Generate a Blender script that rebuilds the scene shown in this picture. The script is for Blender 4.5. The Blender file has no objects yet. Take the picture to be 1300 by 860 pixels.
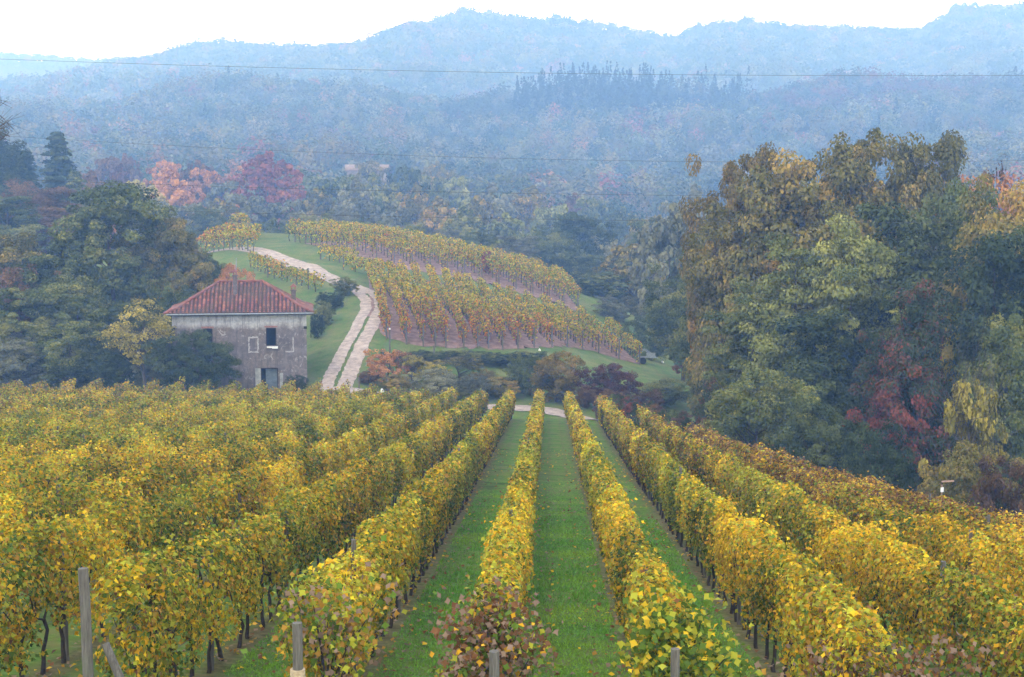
import bpy, math, random
import numpy as np
rng = np.random.default_rng(7); random.seed(7)
R = math.radians
SC = bpy.context.scene; COL = SC.collection

# ------------------------------------------------------------------ camera
F = 1805.0; PITCH = math.atan(170 / F); CW, CH = 1300, 860
cam_d = bpy.data.cameras.new('camera'); cam = bpy.data.objects.new('camera', cam_d); COL.objects.link(cam)
cam_d.sensor_width = 36; cam_d.lens = F / CW * 36; cam_d.clip_start = .5; cam_d.clip_end = 9000
cam.location = (0, 0, 0); cam.rotation_euler = (R(90) - PITCH, 0, 0)
SC.camera = cam
# ------------------------------------------------------------------ sky and light
VEIL = 36.; SUN_EL, SUN_AZ = 48, 200       # soft light from high behind the camera
w = bpy.data.worlds.new('World'); SC.world = w; w.use_nodes = True
nt = w.node_tree; bg = nt.nodes['Background']
sky = nt.nodes.new('ShaderNodeTexSky'); sky.sky_type = 'NISHITA'; sky.sun_disc = False
sky.sun_elevation = R(SUN_EL); sky.sun_rotation = R(SUN_AZ); sky.dust_density = 4; sky.air_density = 1.0
mx = nt.nodes.new('ShaderNodeMix'); mx.data_type = 'RGBA'; mx.inputs[0].default_value = .8
nt.links.new(sky.outputs[0], mx.inputs[6]); # overcast veil over the blue: low band added brighter to whiten the sky and light the haze
tcw = nt.nodes.new('ShaderNodeTexCoord'); sxw = nt.nodes.new('ShaderNodeSeparateXYZ'); nt.links.new(tcw.outputs['Generated'], sxw.inputs[0])
rw = nt.nodes.new('ShaderNodeValToRGB'); nt.links.new(sxw.outputs[2], rw.inputs[0]); ew = rw.color_ramp.elements
ew[0].position = .16; ew[0].color = (.95, .97, 1.0, 1); ew[1].position = .34; ew[1].color = (.34, .35, .37, 1)
vm = nt.nodes.new('ShaderNodeVectorMath'); vm.operation = 'SCALE'; vm.inputs['Scale'].default_value = VEIL; nt.links.new(rw.outputs[0], vm.inputs[0]); nt.links.new(vm.outputs[0], mx.inputs[7])
nt.links.new(mx.outputs[2], bg.inputs['Color']); bg.inputs['Strength'].default_value = .15
sd = bpy.data.lights.new('sun', 'SUN'); so = bpy.data.objects.new('sun', sd); COL.objects.link(so)
sd.energy = 1.5; sd.angle = R(14); sd.color = (1, .94, .84)
so.rotation_euler = (R(90 - SUN_EL), 0, R(180 - SUN_AZ)); so.location = (0, -20, 60)
SC.view_settings.view_transform = 'Standard'; SC.view_settings.look = 'None'
SC.view_settings.exposure = 0.10; SC.view_settings.gamma = 1
HAZE_K = .00088; HAZE_COL = (.25, .475, 1.0)
cy = SC.cycles
cy.use_denoising = True; cy.max_bounces = 5; cy.diffuse_bounces = 2; cy.glossy_bounces = 1
cy.transmission_bounces = 3; cy.transparent_max_bounces = 4; cy.volume_bounces = 2
cy.use_adaptive_sampling = True; cy.adaptive_threshold = .01

# ------------------------------------------------------------------ helpers
cT, sT = math.cos(PITCH), math.sin(PITCH)
def W(px, py, Y):
    """point of the place at forward distance Y seen at photo position px,py"""
    a = (px - 650) / F; b = (430 - py) / F
    k = Y / (cT + b * sT)
    return np.array((a * k, Y, (-sT + b * cT) * k))
def azX(px, Y): return (px - 650) / F * Y / cT
def pxof(X, Y): return 650 + X / np.maximum(Y, 1) * F * cT

class Noise:
    def __init__(s, seed, wl, n=24):
        r = np.random.default_rng(seed); d = r.normal(size=(n, 3)); d /= np.linalg.norm(d, axis=1)[:, None]
        s.k = d * (2 * np.pi / (wl * r.uniform(.6, 1.8, n)))[:, None]; s.p = r.uniform(0, 6.28, n); s.n = n
    def __call__(s, x, y, z=0.):
        x, y, z = np.broadcast_arrays(np.asarray(x, float), y, z); o = np.zeros(x.shape)
        for k, p in zip(s.k, s.p): o += np.sin(x * k[0] + y * k[1] + z * k[2] + p)
        return o / math.sqrt(s.n / 2)          # about unit variance
sm = lambda a, b, x: (lambda t: t * t * (3 - 2 * t))(np.clip((x - a) / (b - a), 0, 1))

# ------------------------------------------------------------------ terrain function
PSI = math.atan(47 / F / cT); cP, sP = math.cos(PSI), math.sin(PSI)
def uv(X, Y): return X * cP - Y * sP, X * sP + Y * cP
def XY(u, v): return u * cP + v * sP, -u * sP + v * cP
def near_z(X, Y):
    u, v = uv(X, Y)
    lift = (1 + np.clip(-u, 0, 12) * .08) * 1.6 * np.exp(-np.clip(v, 0, 400) / 30) - 0.04 * np.clip(-v, 0, 60)
    ur = np.clip(u - 3, 0, 40)
    drop = np.minimum((.06 * ur + .016 * ur ** 2) * np.clip(v / 75, .15, 1.25), 5 + .02 * ur)
    return -6.5 - .0945 * v + lift - drop
ctl = [(480,442,140),(560,443,142),(650,449,144),(720,450,148),(800,464,155),(880,476,160),
 (480,478,134),(600,482,134),(690,485,136),(760,490,140),
 (560,512,127),(440,494,126),(640,514,126),(700,518,125),(760,524,124),(850,530,126),(900,500,140),
 (220,497,128),(388,497,128),(300,490,138),(410,470,133),(415,420,148),(400,375,165),(365,340,183),
 (425,490,127),(445,440,140),(465,400,151),(470,378,160),(440,364,167),(420,355,172),(380,337,181),(330,320,192),(300,316,198),(255,322,205),
 (300,296,215),(340,296,216),(380,300,214),(450,306,211),(520,318,207),(600,338,200),(680,363,195),(740,392,186),(820,442,172),(890,478,166),
 (500,370,172),(600,400,165),(700,422,162),(600,370,183),(540,345,190),(200,330,205),(130,335,200)]
cp = [W(*c) for c in ctl] + [np.array(c, float) for c in
 [(-90,130,-16.5),(-60,128,-17),(-90,200,-9),(-60,160,-14.5),(-40,150,-15.5),(-140,160,-12),(60,140,-21),(90,200,-17),(40,190,-22),(110,130,-18),
  (30,165,-22),(30,128,-20.5),(40,240,-22),(-20,240,-8),(-60,240,-9),(-120,240,-8),(120,240,-16)]]
cp = np.array(cp)
def _phi(r2): return .5 * r2 * np.log(r2 + 1e-9)
_n = len(cp); _S = 100.
_P = cp[:, :2] / _S; _A = np.zeros((_n + 3, _n + 3))
_A[:_n, :_n] = _phi(((_P[:, None] - _P[None]) ** 2).sum(-1)) + np.eye(_n) * 2e-4
_A[:_n, _n] = 1; _A[:_n, _n + 1:] = _P; _A[_n, :_n] = 1; _A[_n + 1:, :_n] = _P.T
_c = np.linalg.solve(_A, np.r_[cp[:, 2], 0, 0, 0])
def rbf_z(X, Y):
    X = np.clip(X, -150, 150) / _S; Y = np.clip(Y, 90, 270) / _S
    z = _c[_n] + _c[_n + 1] * X + _c[_n + 2] * Y
    for (a, b), k in zip(_P, _c[:_n]): z = z + k * _phi((X - a) ** 2 + (Y - b) ** 2)
    return z
TP = np.array([-900, 0, 150, 300, 450, 520, 600, 700, 750, 850, 900, 950, 1050, 1150, 1210, 1300, 2200.])
TY = np.array([225, 260, 320, 420, 550, 700, 850, 950, 1080, 1300, 1700, 1900, 2350, 2800, 3400.])
TZ = np.array([
 [ -8, -8, -8, -8, -9,-10,-13,-18,-20,-22,-23,-23,-20,-18,-17,-16,-12],
 [-10,-10,-10,-12,-13,-14,-16,-20,-22,-24,-25,-25,-21,-17,-16,-14,-10],
 [-12,-10,-12,-13,-15,-16,-18,-20,-22,-25,-26,-25,-22,-18,-16,-14,-10],
 [ -4, -4, -5, -6,-10,-11,-12,-15,-18,-21,-22,-20,-16,-12,-10, -8,  0],
 [  8,  8,  6,  4,  2,  1,  0, -3, -6, -8, -8, -6, -4,  0,  2,  4, 10],
 [ 24, 24, 23, 22, 20, 18, 16, 12, 10, 10, 10, 12, 14, 18, 20, 22, 30],
 [ 48, 46, 44, 50, 44, 42, 40, 47, 49, 49, 50, 48, 48, 48, 48, 48, 50],
 [ 62, 52, 54, 70, 68, 64, 58, 66, 72, 72, 72, 70, 75, 68, 68, 72, 72],
 [ 60, 50, 52, 58, 58, 56, 52, 54, 58, 58, 56, 56, 60, 56, 60, 66, 66],
 [ 95, 90, 95, 98,110,118,112,104,100, 96,112,114,100, 95,112,118,118],
 [160,128,146,172,186,206,217,202,194,184,206,208,194,188,218,216,200],
 [150,130,140,160,175,190,200,190,180,170,190,190,180,170,200,200,190],
 [215,226,224,190,150,150,150,150,150,150,150,150,150,150,150,150,150],
 [180,180,180,160,140,140,140,140,140,140,140,140,140,140,140,140,140],
 [160,160,160,140,120,120,120,120,120,120,120,120,120,120,120,120,120]], float)
nzA, nzB, nzC = Noise(1, 260), Noise(2, 90), Noise(3, 9)
def far_z(X, Y):
    p = np.clip(pxof(X, Y), TP[0], TP[-1]); yy = np.clip(Y, TY[0], TY[-1])
    i = np.clip(np.searchsorted(TP, p) - 1, 0, len(TP) - 2); j = np.clip(np.searchsorted(TY, yy) - 1, 0, len(TY) - 2)
    s = (p - TP[i]) / (TP[i + 1] - TP[i]); s = s * s * (3 - 2 * s) * .6 + s * .4
    t = (yy - TY[j]) / (TY[j + 1] - TY[j]); t = t * t * (3 - 2 * t) * .5 + t * .5
    z = (TZ[j, i] * (1 - s) + TZ[j, i + 1] * s) * (1 - t) + (TZ[j + 1, i] * (1 - s) + TZ[j + 1, i + 1] * s) * t
    return z + nzA(X, Y) * np.clip((Y - 450) / 180, 0, 5) + nzB(X, Y) * np.clip((Y - 400) / 500, 0, 2.)
def zt(X, Y):
    X = np.asarray(X, float); Y = np.asarray(Y, float)
    u, v = uv(X, Y); a = sm(112, 125, v); b = sm(222, 262, Y)
    z = near_z(X, Y)
    z = z * (1 - a) + rbf_z(X, Y) * a
    return z * (1 - b) + far_z(X, Y) * b
_YS = np.r_[np.arange(15, 260, .5), np.arange(260, 1200, 4)]
def G(px, py, y0=20.):
    """where the line of sight through px,py meets the ground"""
    a = (px - 650) / F; b = (430 - py) / F; d = np.array((a, cT + b * sT, -sT + b * cT)); d /= d[1]
    ys = _YS[_YS > y0]; g = zt(d[0] * ys, ys) - d[2] * ys
    k = np.argmax(g > 0)
    if g[k] <= 0: k = len(ys) - 1
    k = max(k, 1); t = g[k - 1] / (g[k - 1] - g[k]) if g[k] > 0 else 1
    y = ys[k - 1] + (ys[k] - ys[k - 1]) * np.clip(t, 0, 1)
    return np.array((d[0] * y, y, float(zt(d[0] * y, y))))

# ------------------------------------------------------------------ mesh building
def tag(o, label=None, cat=None, group=None, kind=None):
    if label: o['label'] = label
    if cat: o['category'] = cat
    if group: o['group'] = group
    if kind: o['kind'] = kind
    return o
def empty(name, loc=(0, 0, 0), rz=0):
    o = bpy.data.objects.new(name, None); COL.objects.link(o); o.location = loc; o.rotation_euler = (0, 0, rz)
    o.empty_display_size = .3; return o
def mesh(name, blocks, mat=None, smooth=False, attrs=None):
    """blocks: list of (verts Nx3, faces Mxk). attrs {name: per-vertex float or Nx3 colour}"""
    me = bpy.data.meshes.new(name); V = []; L = []; C = []; off = 0
    for v, f in blocks:
        v = np.asarray(v, float).reshape(-1, 3); f = np.asarray(f, int)
        V.append(v); L.append((f + off).ravel()); C.append(np.full(len(f), f.shape[1])); off += len(v)
    V = np.concatenate(V); L = np.concatenate(L); C = np.concatenate(C)
    me.vertices.add(len(V)); me.vertices.foreach_set('co', V.ravel().astype(np.float32))
    me.loops.add(len(L)); me.loops.foreach_set('vertex_index', L.astype(np.int32))
    me.polygons.add(len(C)); me.polygons.foreach_set('loop_start', np.r_[0, np.cumsum(C)[:-1]].astype(np.int32))
    me.update(calc_edges=True)
    if smooth: me.shade_smooth()
    for k, a in (attrs or {}).items():
        a = np.asarray(a, np.float32)
        if a.ndim == 1: me.attributes.new(k, 'FLOAT', 'POINT').data.foreach_set('value', a)
        else: me.attributes.new(k, 'FLOAT_COLOR', 'POINT').data.foreach_set('color', np.c_[a, np.ones(len(a))].astype(np.float32).ravel())
    if mat: me.materials.append(mat)
    return me
def obj(name, me, parent=None, loc=(0, 0, 0), rz=0):
    o = bpy.data.objects.new(name, me); COL.objects.link(o); o.parent = parent; o.location = loc; o.rotation_euler = (0, 0, rz); return o
def box(c, s, rz=0., taper=1.):
    x, y, z = np.array(s) / 2; v = np.array([(-x,-y,-z),(x,-y,-z),(x,y,-z),(-x,y,-z),(-x*taper,-y*taper,z),(x*taper,-y*taper,z),(x*taper,y*taper,z),(-x*taper,y*taper,z)])
    c_, s_ = math.cos(rz), math.sin(rz); v = v @ np.array([(c_, s_, 0), (-s_, c_, 0), (0, 0, 1)]) + np.array(c)
    return v[[0,3,2,1,4,5,6,7,0,1,5,4,1,2,6,5,2,3,7,6,3,0,4,7]], np.arange(24).reshape(6, 4)
def tube(pts, rad, n=8, cap=True):
    pts = np.asarray(pts, float); rad = np.broadcast_to(rad, (len(pts),)); t = np.gradient(pts, axis=0); t /= np.linalg.norm(t, axis=1)[:, None] + 1e-9
    ref = np.array((0, 0, 1.)) if abs(t[:, 2]).mean() < .8 else np.array((1., 0, 0))
    a = np.cross(t, ref); a /= np.linalg.norm(a, axis=1)[:, None] + 1e-9; b = np.cross(t, a)
    th = np.arange(n) / n * 2 * np.pi
    v = pts[:, None] + rad[:, None, None] * (np.cos(th)[None, :, None] * a[:, None] + np.sin(th)[None, :, None] * b[:, None])
    m = len(pts); i = np.arange(m - 1)[:, None] * n; j = np.arange(n)[None]; j2 = (j + 1) % n
    f = np.stack([i + j, i + j2, i + n + j2, i + n + j], -1).reshape(-1, 4); out = [(v.reshape(-1, 3), f)]
    if cap:
        for k in (0, m - 1):
            out.append((np.r_[v[k], [pts[k]]], np.array([(q, (q + 1) % n, n) for q in range(n)])))
    return out
def leaves(P, N, S, near=False, up=None):
    """folded leaf faces at P facing N with size S. returns verts, faces, verts-per-leaf"""
    n = len(P); N = N / (np.linalg.norm(N, axis=1)[:, None] + 1e-9)
    T = rng.normal(size=(n, 3)) * .8 + (np.array((0, 0, -1.)) if up is None else up); T -= (T * N).sum(1)[:, None] * N; T /= np.linalg.norm(T, axis=1)[:, None] + 1e-9
    B = np.cross(N, T); S = np.broadcast_to(S, (n,))[:, None]
    if near:   # lobed vine leaf, three quads
        q = [(0, 0, 0), (-.42, 0, .02), (.05, -.56, .1), (.22, -.24, .06), (.62, 0, -.08), (.22, .24, .06), (.05, .56, .1)]
        F_ = [(1, 2, 3, 0), (0, 3, 4, 5), (1, 0, 5, 6)]
    else:
        q = [(-.5, 0, 0), (.02, -.48, .12), (.55, 0, -.03), (.02, .48, .12)]; F_ = [(0, 1, 2, 3)]
    fold = rng.uniform(.3, 2.2, (n, 1))
    V = np.stack([P + S * (a * T + b * B + c * fold * N) for a, b, c in q], 1).reshape(-1, 3)
    k = len(q); f = (np.arange(n)[:, None, None] * k + np.array(F_)[None]).reshape(-1, 4)
    return V, f, k

# ------------------------------------------------------------------ materials
def nodes(name):
    m = bpy.data.materials.new(name); m.use_nodes = True; t = m.node_tree; return m, t, t.nodes['Principled BSDF']
def N(t, kind, **k):
    n = t.nodes.new('ShaderNode' + kind)
    for a, b in k.items(): setattr(n, a, b)
    return n
def noise(t, scale, detail=6, rough=.6, vec=None, dist=0):
    n = N(t, 'TexNoise'); n.inputs['Scale'].default_value = scale; n.inputs['Detail'].default_value = detail; n.inputs['Roughness'].default_value = rough; n.inputs['Distortion'].default_value = dist
    if vec is None:
        tc = N(t, 'TexCoord'); vec = tc.outputs['Object']
    t.links.new(vec, n.inputs['Vector']); return n.outputs['Fac']
def ramp(t, fac, stops):
    r = N(t, 'ValToRGB'); e = r.color_ramp.elements
    while len(e) < len(stops): e.new(.5)
    for x, (p, c) in zip(e, stops): x.position = p; x.color = tuple(c) + (1,) if len(c) == 3 else c
    t.links.new(fac, r.inputs[0]); return r.outputs[0]
def mixc(t, fac, a, b, mode='MIX'):
    m = N(t, 'Mix', data_type='RGBA', blend_type=mode)
    for i, x in ((0, fac), (6, a), (7, b)):
        if isinstance(x, (int, float)): m.inputs[i].default_value = x
        elif isinstance(x, tuple): m.inputs[i].default_value = x + (1,)
        else: t.links.new(x, m.inputs[i])
    return m.outputs[2]
def math_(t, op, a, b=0., c=0.):
    m = N(t, 'Math', operation=op)
    for i, x in enumerate((a, b, c)):
        if isinstance(x, (int, float)): m.inputs[i].default_value = x
        else: t.links.new(x, m.inputs[i])
    return m.outputs[0]
def bump(t, bsdf, h, strength=.5, dist=.05):
    b = N(t, 'Bump'); b.inputs['Strength'].default_value = strength; b.inputs['Distance'].default_value = dist
    t.links.new(h, b.inputs['Height']); t.links.new(b.outputs[0], bsdf.inputs['Normal'])
def basic(name, c1, c2, scale=4., rough=.85, bmp=.3, bd=.02, detail=6):
    m, t, b = nodes(name); n = noise(t, scale, detail)
    t.links.new(ramp(t, n, [(.3, c1), (.7, c2)]), b.inputs['Base Color']); b.inputs['Roughness'].default_value = rough
    b.inputs['Specular IOR Level'].default_value = .3
    if bmp: bump(t, b, n, bmp, bd)
    return m
def leafmat(name, stops, trans=.3, attr='v', direct=False):
    """leaf surface: base colour from the per-leaf value, thin and slightly translucent"""
    m, t, b = nodes(name); a = N(t, 'Attribute'); a.attribute_name = attr
    if direct: c = a.outputs['Color']
    else:
        oi = N(t, 'ObjectInfo'); r = math_(t, 'MULTIPLY_ADD', oi.outputs['Random'], .16, -.08)
        c = ramp(t, math_(t, 'ADD', a.outputs['Fac'], r), stops)
    t.links.new(c, b.inputs['Base Color']); b.inputs['Roughness'].default_value = .7; b.inputs['Specular IOR Level'].default_value = .10
    tr = N(t, 'BsdfTranslucent'); t.links.new(c, tr.inputs['Color']); ms = N(t, 'MixShader'); ms.inputs[0].default_value = trans
    t.links.new(b.outputs[0], ms.inputs[1]); t.links.new(tr.outputs[0], ms.inputs[2])
    t.links.new(ms.outputs[0], t.nodes['Material Output'].inputs['Surface']); return m
M = {}
M['vine'] = leafmat('vine_leaf', None, .34, 'c', True)
M['farleaf'] = leafmat('wood_leaf', None, .25, 'c', True)
LM = {   # autumn palettes, dark to light along the per-leaf value
 'green':  [(.0, (.030,.045,.016)), (.5, (.11,.135,.038)), (1, (.30,.28,.07))],
 'dark':   [(.0, (.016,.030,.014)), (.5, (.045,.066,.026)), (1, (.13,.15,.05))],
 'olive':  [(.0, (.050,.055,.016)), (.5, (.17,.155,.040)), (.8, (.33,.24,.055)), (1, (.48,.30,.07))],
 'gold':   [(.0, (.070,.055,.018)), (.45, (.16,.13,.035)), (.75, (.29,.19,.045)), (1, (.42,.24,.055))],
 'pale':   [(.0, (.060,.080,.026)), (.5, (.19,.21,.060)), (1, (.42,.40,.11))],
 'yellow': [(.0, (.12,.12,.03)), (.5, (.36,.30,.06)), (1, (.60,.46,.09))],
 'orange': [(.0, (.16,.075,.035)), (.5, (.42,.19,.07)), (1, (.62,.32,.12))],
 'red':    [(.0, (.12,.028,.022)), (.5, (.27,.080,.045)), (1, (.45,.18,.07))],
 'purple': [(.0, (.030,.016,.018)), (.5, (.085,.036,.035)), (1, (.19,.08,.05))],
 'russet': [(.0, (.055,.035,.022)), (.5, (.15,.085,.042)), (1, (.26,.15,.07))],
 'grey':   [(.0, (.06,.07,.045)), (.5, (.16,.165,.10)), (1, (.30,.29,.17))],
 'mixred': [(.0, (.025,.045,.022)), (.5, (.055,.075,.032)), (.68, (.15,.06,.04)), (1, (.30,.08,.05))],
}
for k, s in LM.items(): M[k] = leafmat('leaf_' + k, s, .28)
M['bark'] = basic('bark', (.035, .028, .022), (.11, .095, .08), 9, .9, .6, .03)
M['vinewood'] = basic('vine_bark', (.018, .013, .010), (.06, .045, .035), 14, .95, .6, .02)
def postmat():
    m, t, b = nodes('weathered_post'); tc = N(t, 'TexCoord'); mp = N(t, 'Mapping'); mp.inputs['Scale'].default_value = (14, 14, 1.2)
    t.links.new(tc.outputs['Object'], mp.inputs[0]); n = noise(t, 2.4, 8, .7, mp.outputs[0]); n2 = noise(t, 3, 4)
    c = ramp(t, n, [(.3, (.035, .030, .026)), (.5, (.10, .09, .078)), (.75, (.19, .175, .15))])
    c = mixc(t, ramp(t, n2, [(.5, (0, 0, 0)), (.75, (1, 1, 1))]), c, (.10, .11, .075))
    t.links.new(c, b.inputs['Base Color']); b.inputs['Roughness'].default_value = .9; bump(t, b, n, .7, .02); return m
M['post'] = postmat()
M['dirt'] = basic('track_dirt', (.20, .16, .14), (.44, .365, .325), 1.6, .95, .5, .03, 10)
M['white'] = basic('white_paint', (.62, .62, .60), (.8, .8, .79), 5, .6, .1)
M['metalgrey'] = basic('weathered_metal', (.13, .15, .17), (.28, .31, .33), 6, .6, .2)
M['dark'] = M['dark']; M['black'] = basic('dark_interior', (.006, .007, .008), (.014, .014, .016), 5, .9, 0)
M['wire'] = basic('wire_metal', (.05, .055, .06), (.09, .10, .11), 5, .6, 0)

def groundmat():
    m, t, b = nodes('ground_cover'); tc = N(t, 'TexCoord'); P = tc.outputs['Object']
    sx = N(t, 'SeparateXYZ'); t.links.new(P, sx.inputs[0]); X, Y, Z = sx.outputs
    n1 = noise(t, .35, 6, .6, P); n2 = noise(t, 5, 8, .7, P); n3 = noise(t, .06, 4, .5, P); n4 = noise(t, 1.3, 5, .6, P)
    grass = ramp(t, n2, [(.25, (.05, .115, .014)), (.5, (.095, .205, .024)), (.75, (.18, .29, .045))])
    grass = mixc(t, ramp(t, n1, [(.42, (0, 0, 0)), (.68, (.75, .75, .75))]), grass, (.15, .18, .055))
    # worn brown strip under each vine row of the near field
    u = math_(t, 'SUBTRACT', math_(t, 'MULTIPLY', X, cP), math_(t, 'MULTIPLY', Y, sP)); v = math_(t, 'ADD', math_(t, 'MULTIPLY', X, sP), math_(t, 'MULTIPLY', Y, cP))
    ph = math_(t, 'ABSOLUTE', math_(t, 'SUBTRACT', math_(t, 'FRACT', math_(t, 'DIVIDE', math_(t, 'ADD', u, .76 + 235 + 1.175), 2.35)), .5))
    ph = math_(t, 'ADD', ph, math_(t, 'MULTIPLY', math_(t, 'SUBTRACT', n4, .5), .30))
    strip = ramp(t, ph, [(.03, (.85, .85, .85)), (.22, (0, 0, 0))])
    rut = ramp(t, ph, [(.27, (0, 0, 0)), (.33, (.55, .55, .55)), (.39, (0, 0, 0))]); grass = mixc(t, rut, grass, (.13, .14, .05))
    infield = ramp(t, math_(t, 'DIVIDE', v, 200), [(.565, (1, 1, 1)), (.585, (0, 0, 0))])
    straw = ramp(t, n2, [(.3, (.06, .045, .025)), (.55, (.15, .12, .06)), (.8, (.26, .20, .12))])
    strip = mixc(t, 1., strip, infield, 'MULTIPLY')
    n5 = noise(t, .8, 7, .7, P, .5); grass = mixc(t, ramp(t, n5, [(.5, (0, 0, 0)), (.66, (.65, .65, .65))]), grass, (.20, .175, .075)); grass = mixc(t, ramp(t, n5, [(.33, (.8, .8, .8)), (.45, (0, 0, 0))]), grass, (.028, .07, .014))
    up = ramp(t, math_(t, 'DIVIDE', v, 200), [(.57, (0, 0, 0)), (.62, (1, 1, 1))]); grass = mixc(t, math_(t, 'MULTIPLY', up, .55), grass, ramp(t, n1, [(.35, (.045, .065, .022)), (.65, (.14, .13, .055))]))
    c = mixc(t, strip, grass, straw)
    far = ramp(t, math_(t, 'DIVIDE', Y, 1000), [(.2, (0, 0, 0)), (.27, (1, 1, 1))])
    c = mixc(t, far, c, ramp(t, n3, [(.3, (.035, .045, .022)), (.7, (.09, .08, .045))]))
    t.links.new(c, b.inputs['Base Color']); b.inputs['Roughness'].default_value = .95; b.inputs['Specular IOR Level'].default_value = .1
    bump(t, b, n2, .9, .12); return m
M['ground'] = groundmat()
M['soil'] = basic('bare_soil', (.10, .058, .052), (.29, .19, .17), 1.5, .95, .8, .08, 10)
M['strawdry'] = basic('dry_verge', (.10, .12, .04), (.26, .22, .10), 2.2, .95, .6, .05, 9)

# ------------------------------------------------------------------ ground
ys = np.r_[np.arange(-40, 20, 4), np.arange(20, 125, 1.5), np.arange(125, 262, 1.2), np.geomspace(264, 3300, 150)]
aa = np.sinh(np.linspace(-1.6, 1.6, 330)) / math.sinh(1.6) * .95
Yg, Ag = np.meshgrid(ys, aa, indexing='ij'); Xg = Ag * (Yg + 90)
Zg = zt(Xg, Yg) + nzC(Xg, Yg) * .035 * sm(20, 60, Yg)
ni, nj = Yg.shape; ii = (np.arange(ni - 1)[:, None] * nj + np.arange(nj - 1)[None]).ravel()
ground = obj('ground', mesh('ground', [(np.stack([Xg, Yg, Zg], -1).reshape(-1, 3), np.stack([ii, ii + 1, ii + nj + 1, ii + nj], 1))], M['ground'], True))
tag(ground, 'grassy valley ground rolling down from the vineyard to wooded hills', kind='structure')

def loft(name, A, B, mat, nu, nv, dz, label, rag=0.):
    A = np.asarray(A, float); B = np.asarray(B, float)
    def res(P):
        s = np.r_[0, np.cumsum(np.linalg.norm(np.diff(P, axis=0), axis=1))]; q = np.linspace(0, s[-1], nu)
        return np.stack([np.interp(q, s, P[:, k]) for k in range(2)], 1)
    a, b = res(A[:, :2]), res(B[:, :2]); t = np.linspace(0, 1, nv)[None, :, None]
    P = a[:, None] * (1 - t) + b[:, None] * t
    if rag:
        e = rng.normal(size=(nu, 1, 2)) * rag; P = P + e * np.abs(t * 2 - 1) ** 4
    z = zt(P[..., 0], P[..., 1]) + nzC(P[..., 0], P[..., 1]) * .035 * sm(20, 60, P[..., 1]) + dz
    i = (np.arange(nu - 1)[:, None] * nv + np.arange(nv - 1)[None]).ravel()
    o = obj(name, mesh(name, [(np.concatenate([P, z[..., None]], -1).reshape(-1, 3), np.stack([i, i + 1, i + nv + 1, i + nv], 1))], mat, True))
    return tag(o, label, kind='structure')
def smooth_line(P, n=60):
    P = np.asarray(P, float); s = np.r_[0, np.cumsum(np.linalg.norm(np.diff(P, axis=0), axis=1))]; q = np.linspace(0, s[-1], n)
    L = np.stack([np.interp(q, s, P[:, k]) for k in range(2)], 1)
    for _ in range(2): L[1:-1] = (L[:-2] + L[2:] + 2 * L[1:-1]) / 4
    return L
def ribbon(name, L, off, wid, mat, dz, label, rag=.05):
    d = np.gradient(L, axis=0); d /= np.linalg.norm(d, axis=1)[:, None]; n = np.stack([d[:, 1], -d[:, 0]], 1)
    return loft(name, L + n * (off - wid / 2), L + n * (off + wid / 2), mat, len(L) * 2, 7, dz, label, rag)
# farm track climbing past the house
trk = np.array([G(*p)[:2] for p in [(424,497),(430,480),(441,455),(454,430),(466,408),(474,394),(474,382),(463,371)]])
trk2 = np.array([G(*p)[:2] for p in [(440,361),(420,354),(400,346),(370,334),(345,325),(322,318),(300,316),(262,321)]])
path = smooth_line(np.r_[trk, trk2], 90)
ribbon('farm_track', path, -.80, 1.2, M['dirt'], .06, 'left wheel rut of the pale dirt farm track beside the stone house')
ribbon('farm_track', path, .82, 1.4, M['dirt'], .06, 'right wheel rut of the pale dirt farm track climbing the vineyard hill')
ribbon('farm_track_middle', path[38:], .0, .8, M['dirt'], .075, 'worn middle of the farm track near the hilltop')
low = smooth_line([XY(-24, 125.)] + [XY(-12, 125), XY(-3, 124.6), XY(0, 123.8), XY(2.2, 121.), XY(4.4, 116.), XY(6.0, 110), XY(9, 106)], 60)
ribbon('lower_track', low, 0, 2.4, M['dirt'], .07, 'pinkish dirt lane crossing below the far ends of the vine rows')
def crop4(x, y): return 400 + x / 2.889, 250 + y / 2.889
backB = [(205,318),(245,318),(290,322),(340,330),(400,330),(470,345),(520,355),(560,365),(620,385),(680,405),(740,425),(820,445),(880,465),(960,485),(1080,525)]
frontB = [(200,440),(262,522),(340,542),(405,550),(450,552),(490,555),(570,558),(612,555),(655,562),(720,562),(775,558),(850,554),(910,550),(970,560),(1030,572),(1110,595),(1190,615)]
frontA = [(85,205),(205,215),(320,243),(435,262),(545,283),(655,307),(765,340),(870,375),(960,402)]
backA = [(-40,170),(60,165),(190,165),(300,180),(420,205),(540,232),(660,262),(780,295),(900,335)]
Gc = lambda L: np.array([G(*crop4(*p))[:2] for p in L])
backB = [(x - 6, y - 26) for x, y in backB]; frontA = [(x + 4, y + 8) for x, y in frontA]
fA, bA, fB, bB = Gc(frontA), Gc(backA), Gc(frontB), Gc(backB)
loft('vineyard_soil', bB, fB, M['soil'], 60, 30, .05, 'bare pinkish soil under the lower hill vineyard', .25)
loft('vineyard_soil', bA, fA + (fA - bA) * .12, M['soil'], 60, 16, .05, 'bare pinkish soil between vines of the upper hill vineyard', .3)

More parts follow.
